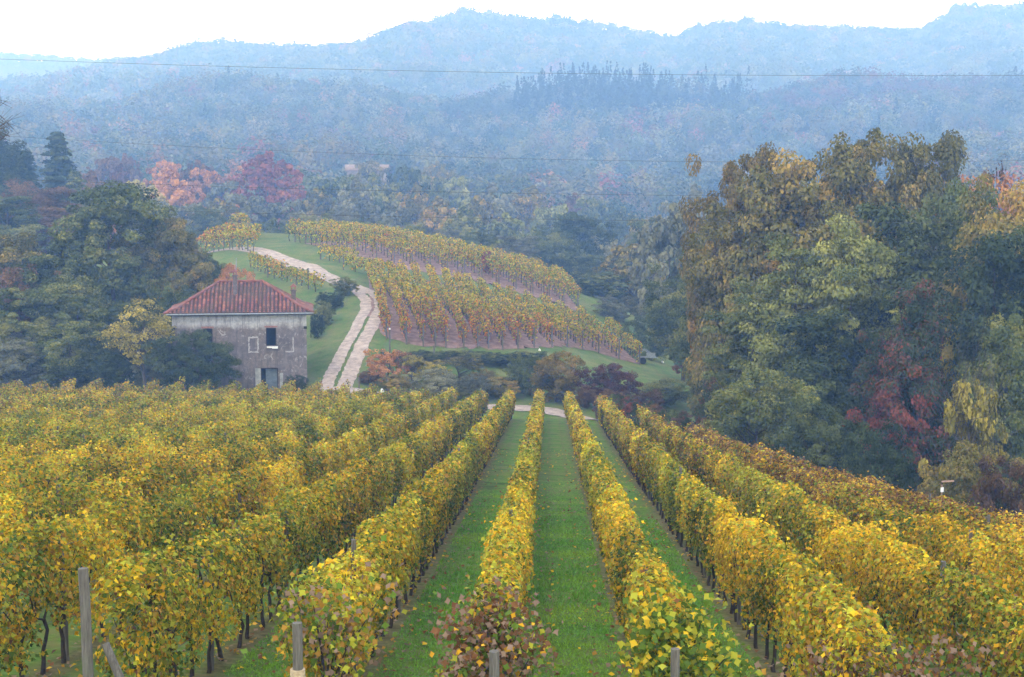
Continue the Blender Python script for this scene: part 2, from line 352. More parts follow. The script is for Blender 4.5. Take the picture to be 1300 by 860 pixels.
# ------------------------------------------------------------------ vine rows
vn = [Noise(20 + i, wl) for i, wl in enumerate((14, 3.2, 1.1, 30, .45, 6))]
PAL = dict(yel=(.70,.47,.020), gold=(.66,.36,.018), lime=(.38,.38,.035), green=(.11,.18,.022), brown=(.19,.088,.035), ochre=(.42,.23,.035), orange=(.60,.22,.035), red=(.28,.06,.035), dry=(.27,.185,.13))
PV = {k: np.array(v) for k, v in PAL.items()}
def pick(w):            # w: dict name -> weights (n,)
    k = list(w); m = np.stack([np.broadcast_to(np.maximum(w[q], 0), next(iter(w.values())).shape) for q in k], 1); m = m / m.sum(1)[:, None]
    r = rng.random((len(m), 1)); i = (np.cumsum(m, 1) < r).sum(1).clip(0, len(k) - 1); return np.array([PV[q] for q in k])[i]
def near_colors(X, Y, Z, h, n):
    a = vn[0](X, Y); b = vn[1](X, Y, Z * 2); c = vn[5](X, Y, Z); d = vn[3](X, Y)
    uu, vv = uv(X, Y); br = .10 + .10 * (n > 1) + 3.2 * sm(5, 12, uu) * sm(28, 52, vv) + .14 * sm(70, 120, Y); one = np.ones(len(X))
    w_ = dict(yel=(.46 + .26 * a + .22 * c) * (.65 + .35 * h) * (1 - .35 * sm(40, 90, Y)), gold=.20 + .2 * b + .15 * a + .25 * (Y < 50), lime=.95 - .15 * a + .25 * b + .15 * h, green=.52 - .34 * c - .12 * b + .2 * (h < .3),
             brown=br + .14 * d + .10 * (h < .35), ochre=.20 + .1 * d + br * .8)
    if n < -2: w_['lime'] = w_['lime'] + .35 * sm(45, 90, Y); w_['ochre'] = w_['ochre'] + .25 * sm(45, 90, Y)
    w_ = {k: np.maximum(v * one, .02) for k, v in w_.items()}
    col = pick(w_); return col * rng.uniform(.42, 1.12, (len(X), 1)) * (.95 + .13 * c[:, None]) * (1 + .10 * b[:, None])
def foliage(P0, P1, s0, s1, per_m, size, hb, ht, hw, colfn, near=False, seed=0, gap=-.85, rag=0.):
    """leaves of a trellised row between ground points P0 and P1, over metres s0..s1"""
    Lr = np.linalg.norm(np.subtract(P1, P0)); d = np.subtract(P1, P0) / Lr; nn = np.array((d[1], -d[0])); n = int((s1 - s0) * per_m)
    s = rng.uniform(s0, s1, n); th = rng.uniform(-.35 * np.pi, 1.35 * np.pi, n)
    bx, by = P0[0] + d[0] * s, P0[1] + d[1] * s
    top = ht * (1 + (.030 + rag * .03) * vn[1](bx, by, seed) + .026 * vn[2](bx, by, seed)); wdt = hw * (1 + (.09 + rag * .12) * vn[1](bx, by, seed + 9) + .11 * vn[2](bx, by, seed + 5)); bot = hb + .13 * vn[2](bx, by, seed + 3)
    r = rng.uniform(0, 1, n) ** .45 * 1.04; r = r + (rng.random(n) < .05) * rng.uniform(0, .35, n)
    cx, cz = np.cos(th), np.sin(th); sx = np.sign(cx) * np.abs(cx) ** .8; sz = np.sign(cz) * np.abs(cz) ** .8
    lat = wdt * sx * r * np.where(cz > 0, 1, .8); mid = (top + bot) / 2; hz = mid + (top - bot) / 2 * sz * r
    X = bx + nn[0] * lat; Y = by + nn[1] * lat
    keep = (vn[2](X * 1.3, Y * 1.3, hz * 1.6 + seed) + .5 * vn[4](X, Y, hz)) > gap
    keep &= rng.random(n) < .35 + .65 * sm(0, .35, (hz - bot) / (top - bot))
    X, Y, hz, lat, top, bot, cx, cz = [q[keep] for q in (X, Y, hz, lat, top, bot, cx, cz)]
    Nn = np.stack([nn[0] * cx * 1.1, nn[1] * cx * 1.1, np.maximum(cz, 0) * .9 + .25], 1) + rng.normal(size=(len(X), 3)) * .55
    V, f, k = leaves(np.stack([X, Y, zt(X, Y) + hz], 1), Nn, size * rng.uniform(.65, 1.25, len(X)), near)
    c = colfn(X, Y, hz, np.clip((hz - bot) / (top - bot), 0, 1)); return (V, f), np.repeat(np.clip(c, .01, .8), k, 0)
def post_mesh(name, h, r, n=9, lean=0.):
    pts = [(lean * t * h + .006 * math.sin(9 * t), .005 * math.cos(7 * t), -.3 + t * (h + .3)) for t in np.linspace(0, 1, 6)]
    return mesh(name, tube(pts, [r * 1.06, r * 1.04, r, r * .97, r * .95, r * .92], n), M['post'], False)
pm_small = [post_mesh('post', h, .045, 6, l) for h, l in ((2.05, .0), (2.15, .02), (2.0, -.02), (2.32, .01))]
def trunk_mesh(s):
    r = random.Random(s); x = y = 0; pts = []
    for k in range(7):
        pts.append((x, y, -.1 + k * .17)); x += r.uniform(-.05, .05); y += r.uniform(-.06, .06)
    b = tube(pts, [.045, .04, .034, .032, .03, .028, .03], 6)
    for sgn in (-1, 1): b += tube([pts[-1], (pts[-1][0] + r.uniform(-.05, .05), sgn * .3, 1.05), (r.uniform(-.15, .15), sgn * .5, 1.5), (r.uniform(-.2, .2), sgn * .6, 1.9)], [.022, .016, .01, .006], 4)
    return mesh('trunk', b, M['vinewood'])
tms = [trunk_mesh(s) for s in range(5)]
ORD = ['first', 'second', 'third', 'fourth', 'fifth', 'sixth', 'seventh', 'eighth', 'ninth', 'tenth', 'eleventh', 'twelfth', 'thirteenth', 'fourteenth', 'fifteenth', 'sixteenth', 'seventeenth', 'eighteenth', 'nineteenth', 'twentieth', 'twenty-first', 'twenty-second', 'twenty-third', 'twenty-fourth', 'twenty-fifth', 'twenty-sixth', 'twenty-seventh', 'twenty-eighth', 'twenty-ninth', 'thirtieth'] + ['%dth' % i for i in range(31, 99)]
U0, SP = -.76, 2.35
VEND = {1: 116, 2: 106, 3: 97, 4: 86, 5: 75, 6: 67, 7: 62, 8: 59, 9: 60, 10: 62, 11: 55, 12: 54}
def vine_row(n):
    u = U0 + SP * n; v1 = VEND.get(n, 117.5 if n > -5 else 120); v0 = 17.3
    # metres where the row first enters the picture
    vin = v0 if -4 <= n <= 5 else max(v0, abs(u) * 1805 / 747 * .93)
    P0 = np.array(XY(u, v0)); P1 = np.array(XY(u, v1)); root = empty('vine_row', (P0[0], P0[1], float(zt(*P0))))
    if n == 0: lab = 'narrow yellow vine row running down between the two grassy lanes'
    elif n < 0: lab = '%s yellowing vine row left of the middle row between grassy lanes' % ORD[-n - 1]
    else: lab = '%s autumn vine row right of the middle row between grassy lanes' % ORD[n - 1]
    tag(root, lab, 'vine row', 'vine rows of the near vineyard')
    B, C = [], []; cf = lambda X, Y, Z, h: near_colors(X, Y, Z, h, n)
    hw = .35 if n in (-1, 0, 1, 2) else .38; ht = 2.25 if n > -3 else 2.3
    if n == 0: hw = .34
    for a, b, pm, sz, nr in ((17.3, 32, 1600, .080, True), (32, 52, 1350, .092, False), (52, 80, 850, .118, False), (80, 121, 520, .155, False)):
        a = max(a, vin); b = min(b, v1)
        if b <= a: continue
        if n < -4 or n > 5: pm = pm * .8
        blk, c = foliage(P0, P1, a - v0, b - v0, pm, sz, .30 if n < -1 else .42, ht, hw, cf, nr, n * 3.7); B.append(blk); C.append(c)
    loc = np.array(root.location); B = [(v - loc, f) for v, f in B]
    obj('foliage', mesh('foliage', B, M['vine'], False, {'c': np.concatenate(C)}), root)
    d = (P1 - P0) / np.linalg.norm(P1 - P0)
    for k, s in enumerate(np.arange(max(vin - v0, 5.0), v1 - v0 + .1, 6.5)):
        x, y = P0 + d * s; obj('post', pm_small[(k * 7 + n) % 4], root, (x - loc[0], y - loc[1], float(zt(x, y)) - loc[2]), rng.uniform(0, 6))
    if -5 <= n <= 5:
        ss = np.arange(max(vin - v0, .9), v1 - v0, 1.0)
        for k, s in enumerate(ss[:100]):
            x, y = P0 + d * (s + rng.uniform(-.15, .15)); o = obj('trunk', tms[rng.integers(5)], root, (x - loc[0], y - loc[1], float(zt(x, y)) - loc[2]), -PSI + rng.choice([0, np.pi]) + rng.uniform(-.2, .2))
            o.scale = (1, 1, rng.uniform(.85, 1.1))
    for h in (.75, 1.9):
        ss = np.arange(0, v1 - v0, 4.); pts = [(P0[0] + d[0] * s - loc[0], P0[1] + d[1] * s - loc[1], float(zt(P0[0] + d[0] * s, P0[1] + d[1] * s)) + h - loc[2]) for s in ss]
        obj('wire', mesh('wire', tube(pts, .006, 3, False), M['wire']), root)
for n in range(-20, 11): vine_row(n)
# near row ends with their own dried or green leaf clumps
def clump(px, py, v, rx, rz_, n, colw, size, label, cat='vine', name='vine_plant'):
    P = W(px, py, v); root = empty(name, (P[0], P[1], float(zt(P[0], P[1])))); loc = np.array(root.location)
    cl = rng.normal(size=(22, 3)) * np.array((rx, .5, rz_)) * .55 + P; i = rng.integers(22, size=n)
    q = cl[i] + rng.normal(size=(n, 3)) * .17; q[:, 2] = np.maximum(q[:, 2], loc[2] + .5)
    V, f, k = leaves(q - loc, rng.normal(size=(n, 3)) * .8 + (0, -.5, .4), size * .65 * rng.uniform(.6, 1.25, n), True)
    c = pick({a: np.full(n, b) for a, b in colw.items()}) * rng.uniform(.6, 1.2, (n, 1)); tag(root, label, cat)
    obj('foliage', mesh('foliage', [(V, f)], M['vine'], False, {'c': np.repeat(np.clip(c, .01, .8), k, 0)}), root)
    b = []
    for j in range(16):
        e = cl[j] - loc; b += tube([(0, .0, .9), e * (.4, .4, .7), e], [.016, .011, .005], 4)
    b += tube([(.03, 0, -.1), (0, .02, .4), (.02, 0, .95)], [.05, .04, .035], 6)
    obj('branches', mesh('branches', b, M['vinewood']), root)
clump(630, 812, 17.2, .50, .46, 1500, dict(dry=1.0, brown=.8, green=.5, gold=.15, lime=.2), .13, 'dried pinkish brown vine at the near end of the middle row')
clump(862, 822, 17.4, .50, .42, 1500, dict(green=1.2, lime=.8, yel=.3), .15, 'fresh green vine at the near end of the row right of the lanes')
clump(415, 812, 17.4, .42, .45, 900, dict(green=.5, lime=.5, dry=.5, ochre=.4), .14, 'mixed green and brown vine beside the burlap wrapped post')
clump(1120, 862, 17.6, 1.2, .35, 1600, dict(dry=.9, brown=.7, green=.7, ochre=.3), .13, 'brown and grey green vine along the lower right corner')
# end posts
def end_post(px, py, v, r, label, brace=False, wrap=False, lean=0.):
    P = W(px, py, v); g = float(zt(P[0], P[1])); h = P[2] - g; root = empty('end_post', (P[0] - lean * h, P[1], g)); tag(root, label, 'post', 'wooden end posts of the near rows')
    obj('shaft', post_mesh('shaft', h, r, 14, lean), root)
    if brace: obj('brace', mesh('brace', tube([(.75, -.1, -.1), (.42, -.05, h * .38), (.17, 0, h * .62)], [.055, .052, .05], 10), M['post']), root)
    if wrap:
        b = tube([(0, 0, h - 1.5), (.01, 0, h - 1.2), (0, .01, h - .9), (0, 0, h - .56)], [r * 1.35, r * 1.6, r * 1.55, r * 1.4], 12)
        obj('wrap', mesh('wrap', b, basic('burlap_wrap', (.30, .22, .13), (.52, .42, .28), 30, .95, .8, .02)), root)
end_post(105, 722, 16.6, .066, 'tall weathered leaning post with a slanted brace, leftmost of the near end posts', True, False, -.03)
end_post(377, 791, 16.4, .064, 'weathered post wrapped in tan burlap at a near row end', False, True)
end_post(627, 827, 16.3, .066, 'short grey post below the dried vine at the middle row end')
end_post(857, 824, 16.3, .058, 'short grey post in front of the fresh green vine')

# hill vineyards
def hill_colors(kind, front):
    def f(X, Y, Z, h):
        a = vn[0](X, Y); b = vn[1](X, Y, Z); n = len(X); one = np.ones(n); dfr = np.hypot(X - front[0], Y - front[1]); nr = np.exp(-dfr / 5.) * kind[1]
        w_ = dict(yel=.38 + .2 * a, lime=1.2 - .2 * b, green=.60 - .1 * a, gold=.22 + .1 * b, ochre=.25, orange=nr * 2.2 + .08 * kind[0] + .08 * b, red=nr * .9 + .03, brown=.12 + nr * 1.0)
        return pick({k: np.maximum(v * one, .01) for k, v in w_.items()}) * rng.uniform(.6, 1.2, (n, 1))
    return f
def hill_row(P0, P1, label, group, kind=(.5, 0.), ht=2.3, hb=1.0, hw=.5, pm=150, size=.22, posts=3.2, gap=-.7):
    P0 = np.asarray(P0)[:2]; P1 = np.asarray(P1)[:2]; L = np.linalg.norm(P1 - P0)
    if L < 1: return
    d = (P1 - P0) / L; root = empty('vine_row', (P0[0], P0[1], float(zt(*P0)))); tag(root, label, 'vine row', group); loc = np.array(root.location)
    (V, f), c = foliage(P0, P1, 0, L, pm, size, hb, ht, hw, hill_colors(kind, P0), False, random.uniform(0, 99), gap, 1.)
    (V2, f2), c2 = foliage(P0, P1, 0, L, pm * .12, size, .2, hb + .3, hw * .6, hill_colors(kind, P0), False, random.uniform(0, 99), gap)
    obj('foliage', mesh('foliage', [(V - loc, f), (V2 - loc, f2)], M['vine'], False, {'c': np.r_[c, c2]}), root)
    for k, s in enumerate(np.arange(0, L, posts)):
        x, y = P0 + d * (s + (0 if k == 0 else rng.uniform(-.4, .4))); p = (x - loc[0], y - loc[1], float(zt(x, y)) - loc[2])
        o = obj('post', pm_small[k % 4], root, p, rng.uniform(0, 6)); o.scale = (1.9, 1.9, rng.uniform(.95, 1.15))
        x, y = P0 + d * (s + posts * .45); o = obj('trunk', tms[k % 5], root, (x - loc[0], y - loc[1], float(zt(x, y)) - loc[2])); o.scale = (1.5, 1.5, 1.15)
lerp = lambda A, t: np.array([np.interp(t * (len(A) - 1), range(len(A)), A[:, k]) for k in range(2)])
nB = 17
for i in range(nB):
    t = i / (nB - 1); f_ = lerp(fB[1:], t); b_ = lerp(bB, t)
    hill_row(f_, b_, '%s row from the left in the lower hillside vineyard' % ORD[i], 'rows of the lower hillside vineyard', (.5, 1.0 if .0 <= t < .75 else .15))
nA = 15
for i in range(nA):
    t = i / (nA - 1); f_ = lerp(fA, t); b_ = lerp(bA, t); b_ = b_ + (b_ - f_) * .5
    hill_row(f_, b_, '%s row from the left in the upper hillside vineyard near the crest' % ORD[i], 'rows of the upper hillside vineyard', (.4, .12), 2.7, 1.15, .6, 125, .24, 3.4, -.45)
g = lambda px, py: G(px, py)[:2]
hill_row(g(407, 330), g(452, 338), 'short bright yellow vine row beside the bend of the farm track', None, (.1, 0), 2.2, .7, .6, 200)
hill_row(g(436, 343), g(484, 352), 'second short yellow vine row just above the outer bend of the track', None, (.5, 0), 2.2, .8, .6, 200)
hill_row(g(255, 322), g(322, 321), 'orange tinged pergola of vines at the hilltop end of the track', None, (1.5, .5), 2.7, 1.7, 1.1, 260, .26, 3)
hill_row(g(262, 312), g(330, 306), 'olive pergola row behind the orange one on the hilltop', None, (.9, .2), 2.5, 1.5, 1., 220, .26, 3)
hill_row(g(303, 297), g(368, 296), 'tall green vine row on the crest above the pergola', None, (.2, 0), 2.9, 1.2, .9, 240, .26, 2.)
hill_row(g(368, 297), g(455, 305), 'patchy vine row along the grassy crest right of the pergola', None, (.3, .2), 2.5, 1.1, .7, 160, .25, 3, -.3)
hill_row(g(318, 340), g(345, 350), 'upper vine row on the green slope directly behind the house roof', None, (.4, 0), 2.1, .9, .55, 150)
hill_row(g(340, 352), g(408, 372), 'vine row sloping down behind the right chimney of the house', None, (.4, .1), 2.1, .9, .55, 170)

# ------------------------------------------------------------------ trees
def skeleton_tree(kind, seed, H=20., Wd=12., nc=240, lp=200, ls=.26):
    r = np.random.default_rng(seed); nl = Noise(seed, 7.); P = []; tr = 0
    if kind == 'conifer':
        for z in np.linspace(.10, .985, 30):
            rad = Wd / 2 * (1 - z) ** .75 * (1 + .15 * r.normal()); k = max(2, int(nc / 30 * (1.6 - 1.2 * z)))
            a = r.uniform(0, 6.28, k); rr = rad * r.uniform(.3, 1.05, k); P += [(rr[i] * math.cos(a[i]), rr[i] * math.sin(a[i]), z * H - .08 * rr[i]) for i in range(k)]
    else:
        z0, z1 = dict(oak=(.16, .97), tall=(.12, .98), layered=(.10, .97), bush=(.03, .93), sparse=(.30, .97), round=(.10, .96))[kind]
        for _ in range(nc * 30):
            if len(P) >= nc: break
            d = r.normal(size=3); d /= np.linalg.norm(d); q = r.uniform(.25, 1) ** .45
            p = d * q; t = (p[2] + 1) / 2
            sh = dict(oak=1, tall=.85 + .2 * (1 - t), layered=1.05 - .35 * t, bush=1, sparse=1, round=1)[kind]
            lobe = 1 + .19 * nl(*(d * 7)) * (1 if kind != 'round' else .5); p = p * lobe
            if kind in ('oak', 'tall'): p = p / (np.abs(d) ** 3.2).sum() ** (1 / 3.2) * .93
            x, y, z = p[0] * Wd / 2 * sh, p[1] * Wd / 2 * sh, (z0 + (z1 - z0) * np.clip((p[2] + 1) / 2, 0, 1.0 + .02 * r.normal())) * H
            if kind == 'layered': z = round(z / 1.5) * 1.5 + r.normal() * .38
            if nl(x, y, z) < (-1.15 if kind != 'sparse' else -.2): continue
            P.append((x, y, z))
    P = np.array(P); n = len(P)
    cr = dict(oak=1.08, tall=1.02, layered=1.15, bush=1.5, sparse=.8, round=.95, conifer=.75)[kind] * H / 20 * (240 / max(nc, 60)) ** .33
    i = np.repeat(np.arange(n), lp); cv = r.normal(size=n)
    csz = cr * r.uniform(.7, 1.3, n)
    off = r.normal(size=(n * lp, 3)) ; off *= (r.uniform(.3, 1, n * lp) ** .5 / (np.linalg.norm(off, axis=1) + 1e-9))[:, None]
    off *= csz[i][:, None] * np.array((1.15, 1.15, dict(layered=.42, conifer=.35).get(kind, .72)))
    if kind == 'conifer': off[:, 2] -= .25 * np.linalg.norm(off[:, :2], axis=1)
    if kind == 'layered': off[:, 2] -= .12 * np.linalg.norm(off[:, :2], axis=1) ** 1.3
    Q = P[i] + off; C0 = np.array((0, 0, H * .5)); out = Q - C0; out /= np.linalg.norm(out, axis=1)[:, None]
    Nn = out * .5 + off / cr * .8 + (0, 0, .6) + r.normal(size=Q.shape) * .5
    V, f, k = leaves(Q, Nn, ls * H / 20 * r.uniform(.6, 1.3, len(Q)))
    val = np.clip(.46 + .13 * cv[i] + .13 * r.normal(size=len(Q)) + .10 * nl(*(P[i] * .6).T), .02, .98)
    crown = mesh('crown', [(V, f)], M['green'], False, {'v': np.repeat(val, k)})
    # trunk and limbs
    tw = H * .018 + .06; top = H * (.93 if kind in ('conifer', 'tall', 'layered') else .72); zz = np.linspace(0, 1, 9)
    ax = np.stack([r.normal() * .02 * H * zz + .25 * np.sin(zz * 5 + seed), .25 * np.cos(zz * 4 + seed) * zz, -.8 + zz * (top + .8)], 1)
    B = tube(ax, tw * (1.15 - 1.0 * zz), 8)
    m = min(n, 34 if kind != 'sparse' else 90)
    for j in r.choice(n, m, replace=False):
        e = P[j]; st = min(max(e[2] - np.hypot(e[0], e[1]) * .8, H * .12), top * .95); t = st / top; s = np.array([np.interp(t, zz, ax[:, q]) for q in range(3)]); s[2] = st
        md = (s + e) / 2 + r.normal(size=3) * .04 * H * .4; rr = tw * .38 * (1.1 - t); B += tube([s, md, e], [rr, rr * .6, rr * .2], 5, False)
        if kind == 'sparse':
            for q in range(3): B += tube([e, e + r.normal(size=3) * (1.1, 1.1, .9) + (0, 0, .5)], [rr * .25, .012], 3, False)
    wood = mesh('trunk', B, M['bark']); return dict(crown=crown, trunk=wood, H=H, W=Wd)
PR = {'oak': [skeleton_tree('oak', 11, nc=330), skeleton_tree('oak', 12, nc=330), skeleton_tree('oak', 13, 20, 14, nc=340)],
      'tall': [skeleton_tree('tall', 21, 22, 9, nc=250), skeleton_tree('tall', 22, 22, 10, nc=250)],
      'layered': [skeleton_tree('layered', 31, 20, 12, nc=270, lp=210, ls=.24), skeleton_tree('layered', 32, 20, 11, nc=260, lp=210, ls=.24)],
      'bush': [skeleton_tree('bush', 41, 8, 8, nc=260, lp=120, ls=.42), skeleton_tree('bush', 42, 8, 9, nc=260, lp=120, ls=.42)],
      'grove': [skeleton_tree('oak', 91, 16, 11, nc=330, lp=170, ls=.30), skeleton_tree('oak', 92, 16, 11, nc=330, lp=170, ls=.30), skeleton_tree('round', 93, 16, 11, nc=330, lp=170, ls=.30)],
      'fruit': [skeleton_tree('sparse', 81, 6, 6.5, nc=90, lp=34, ls=.75), skeleton_tree('oak', 82, 6, 6.5, nc=110, lp=70, ls=.6)],
      'sparse': [skeleton_tree('sparse', 51, 18, 12, nc=130, lp=45, ls=.36), skeleton_tree('sparse', 52, 18, 12, nc=160, lp=38, ls=.36)],
      'round': [skeleton_tree('round', 61, 15, 14, nc=170, lp=50, ls=.75), skeleton_tree('round', 62, 15, 13, nc=170, lp=50, ls=.75), skeleton_tree('oak', 63, 16, 12, nc=150, lp=50, ls=.8)],
      'conifer': [skeleton_tree('conifer', 71, 20, 9, nc=420, lp=60, ls=.5), skeleton_tree('conifer', 72, 20, 8, nc=380, lp=60, ls=.5)]}
cnt = {}
def plant(kind, mat, px, pytop, Y, wpx, label, group=None, name=None, cat=None, sink=0., base=None):
    """tree standing on the ground at distance Y, its top and width as in the photo"""
    T = W(px, pytop, Y); gz = float(zt(T[0], Y)) - sink; h = (T[2] - gz) * (.985 if kind in ('oak', 'tall') else .96); wd = wpx * Y / F
    k = cnt.get(kind, 0); cnt[kind] = k + 1; pr = PR[kind][k % len(PR[kind])]
    name = name or {'bush': 'bush', 'conifer': 'conifer_tree'}.get(kind, 'broadleaf_tree'); cat = cat or ('bush' if kind == 'bush' else 'tree')
    root = empty(name, (T[0], Y, gz), rng.uniform(0, 6.28)); tag(root, label, cat, group)
    for nm in ('trunk', 'crown'):
        o = obj(nm, pr[nm], root)
        o.scale = (wd / pr['W'], wd / pr['W'], h / pr['H'])
        if nm == 'crown': o.material_slots[0].link = 'OBJECT'; o.material_slots[0].material = M[mat]
    return root
GR = 'trees of the wood right of the vineyard'
for a in [
 ('oak','gold',930,182,116,105,'slim golden green oak at the left tip of the tall wood'),
 ('oak','olive',1018,168,112,190,'large golden oak topping the wood right of the valley'),
 ('oak','olive',1085,158,114,170,'rounded olive oak at the highest point of the right wood'),
 ('oak','olive',1145,168,118,150,'olive green oak left of the rusty orange tree'),
 ('sparse','orange',1228,172,122,150,'rusty orange half bare tree behind the right wood'),
 ('sparse','russet',1275,185,124,80,'thin bare twigged tree just right of the rusty orange tree'),
 ('oak','olive',1290,205,95,150,'dark olive tree cut by the right picture edge'),
 ('tall','dark',1262,300,88,120,'dark green tree low against the right picture edge'),
 ('layered','pale',1085,262,94,160,'pale green layered tree in the middle of the right wood'),
 ('layered','pale',1010,300,97,150,'second pale layered tree left of the middle one'),
 ('tall','green',1160,262,102,150,'mid green tree between the oak tops and the reddish tree'),
 ('oak','olive',950,262,112,150,'olive oak below the slim golden oak'),
 ('layered','green',960,345,100,140,'green layered tree on the left flank of the wood'),
 ('oak','green',1205,228,108,150,'green tree below the rusty orange tree'),
 ('tall','mixred',1170,366,84,88,'narrow dark tree with crimson leaves on its shoulders'),
 ('tall','mixred',1120,420,86,70,'lower reddish dark tree left of the crimson shouldered tree'),
 ('tall','dark',1050,400,92,120,'dark green tree in shade under the pale layered trees'),
 ('tall','dark',1120,380,96,110,'shadowy green tree behind the reddish ones'),
 ('oak','green',1290,385,82,120,'green tree standing behind the yellow sapling at the edge'),
 ('bush','green',962,462,84,145,'broad green bush at the foot of the left layered tree'),
 ('bush','mixred',925,470,90,70,'reddish topped bush left of the broad green bush'),
 ('bush','dark',1040,500,78,110,'dark low bush under the wood above the vine rows'),
 ('bush','dark',1110,520,74,110,'dark low bush right of the shaded tree trunks'),
 ('fruit','yellow',1232,470,70,100,'slender yellow sapling in front of the dark wood'),
 ('bush','olive',1225,555,64,120,'grey green thicket below the yellow sapling'),
 ('bush','russet',1295,560,62,110,'brownish thicket at the right edge above the brown vines'),
 ('oak','yellow',1200,376,90,64,'small yellow tree top peeping beside the crimson leaves'),
 ('tall','green',905,300,130,80,'dull green tree where the wood meets the valley'),
 ('oak','green',870,330,150,90,'blue green oak in the valley left of the wood'),
 ('round','grey',850,245,185,100,'hazy grey green tree top left of the golden oak'),
 ('round','olive',805,300,210,80,'hazy olive tree beyond the end of the hill vines'),
 ('bush','green',845,480,132,80,'dark green bush at the right end of the dirt lane'),
 ('bush','green',828,395,165,60,'leafy green bush at the lower right end of the hill vines'),
 ('bush','mixred',890,425,150,60,'reddish green bush on the slope right of the hill vines'),
 ('round','green',765,345,205,70,'green rounded bush past the crest of the hill vines'),
 ('bush','grey',790,372,185,60,'grey green scrub beyond the hill vines'),
 ('tall','dark',1330,330,86,120,'dark tree mostly outside the right edge'),
 ('oak','dark',1350,240,110,140,'tall dark oak mostly outside the right edge'),
]: plant(*a, group=GR)
GL = 'trees of the grove left of the house'
for a in [
 ('grove','green',140,226,150,150,'tall dark green oak left of the stone house'),
 ('grove','olive',212,262,152,100,'olive tree right behind the tall oak'),
 ('grove','green',60,305,142,120,'green tree at the left edge of the grove'),
 ('grove','olive',10,290,145,120,'olive yellow tree cut by the left picture edge'),
 ('sparse','russet',25,318,138,90,'brownish half bare tree near the left edge'),
 ('grove','green',95,345,136,110,'shaggy green tree in front of the tall oak'),
 ('grove','green',25,350,134,120,'grey green willowy tree at the lower left edge'),
 ('grove','green',-40,330,140,120,'green tree just outside the left edge'),
 ('grove','dark',150,380,136,90,'dark shaded tree under the tall oak'),
 ('bush','green',85,410,132,110,'bushy green shrub above the vines at left'),
 ('bush','dark',150,440,130,80,'dark shrub left of the golden leaved shrub'),
 ('bush','grey',20,420,131,110,'grey green shrub in the lower left corner of the grove'),
 ('bush','grey',200,440,129,60,'pale twiggy shrub left of the evergreen by the house'),
 ('grove','green',255,310,158,60,'green tree behind the left slope of the house roof'),
 ('bush','orange',290,330,150,50,'small orange tinged bush behind the house roof'),
 ('bush','green',215,350,142,80,'ivy green bush at the left corner of the roof'),
]: plant(*a, group=GL)
plant('bush', 'dark', 248, 414, 124.5, 95, 'big dark evergreen bush against the left front of the stone house', sink=.3)
plant('sparse', 'yellow', 180, 368, 126, 85, 'sparse shrub of bright golden leaves left of the house')
plant('bush', 'dark', 376, 474, 126, 26, 'small dark bush at the right corner of the house wall')
for a in [
 ('bush','green',438,350,162,30,'rounded hedge bush at the top of the bank beside the track'),
 ('bush','dark',420,368,156,34,'dark ivy bush in the middle of the bank beside the track'),
 ('bush','green',411,380,150,28,'hanging ivy bush at the lower end of the bank beside the track'),
 ('bush','dark',402,396,146,18,'small dark bush lowest on the bank beside the track'),
]: plant(*a, group='ivy bushes between the house and the track')
for a in [
 ('fruit','orange',492,440,131,60,'small ochre leaved fruit tree right of the farm track'),
 ('fruit','yellow',525,448,130,50,'thin yellow leaved fruit tree next to the ochre one'),
 ('bush','grey',556,466,127,60,'grey green olive shrub at the far end of the rows'),
 ('bush','grey',600,474,128,52,'second grey green olive shrub right of the first'),
 ('bush','olive',635,476,129,50,'olive shrub just left of the ochre tree'),
 ('fruit','yellow',545,455,132,50,'yellow leaved shrub between the olive shrubs and the terrace bank'),
 ('bush','gold',612,468,131,46,'ochre green shrub under the right part of the terrace bank'),
 ('bush','olive',505,474,128,44,'olive scrub in front of the thin yellow fruit tree'),
 ('bush','russet',470,470,130,34,'brownish shrub at the foot of the track'),
 ('fruit','olive',580,452,133,70,'twiggy olive shrub below the terrace bank'),
 ('bush','gold',708,443,128,72,'rounded ochre tree at the far end of the middle rows'),
 ('bush','green',672,447,130,50,'dark green tree behind the ochre tree'),
 ('bush','purple',775,458,127,70,'dark purple leaved tree right of the ochre tree'),
 ('bush','russet',815,492,124,60,'brown shrub between the purple tree and the green bush'),
 ('bush','russet',742,486,126,34,'low rusty shrub between the ochre and purple trees'),
]: plant(*a, group='small trees below the hill vineyard')
for i in range(11):
    plant('bush', ['dark', 'green', 'dark', 'green'][i % 4], 500 + i * 18 + rng.uniform(-4, 4), 443 + rng.uniform(0, 5), 138.0 + i * .2, 40, '%s ivy clump from the left along the terrace bank' % ORD[i], 'ivy clumps on the terrace bank', name='ivy_bush')
for i in range(9):
    px = 770 + i * 16; plant('bush', ['russet', 'green', 'mixred', 'dark'][i % 4], px, 492 + i * 4.5, 112 - i * 3, 34, '%s low shrub from the left behind the right hand row ends' % ORD[i], 'low shrubs behind the right row ends')
plant('bush', 'red', 618, 316, 196, 15, 'crimson bush among the upper hillside vines')
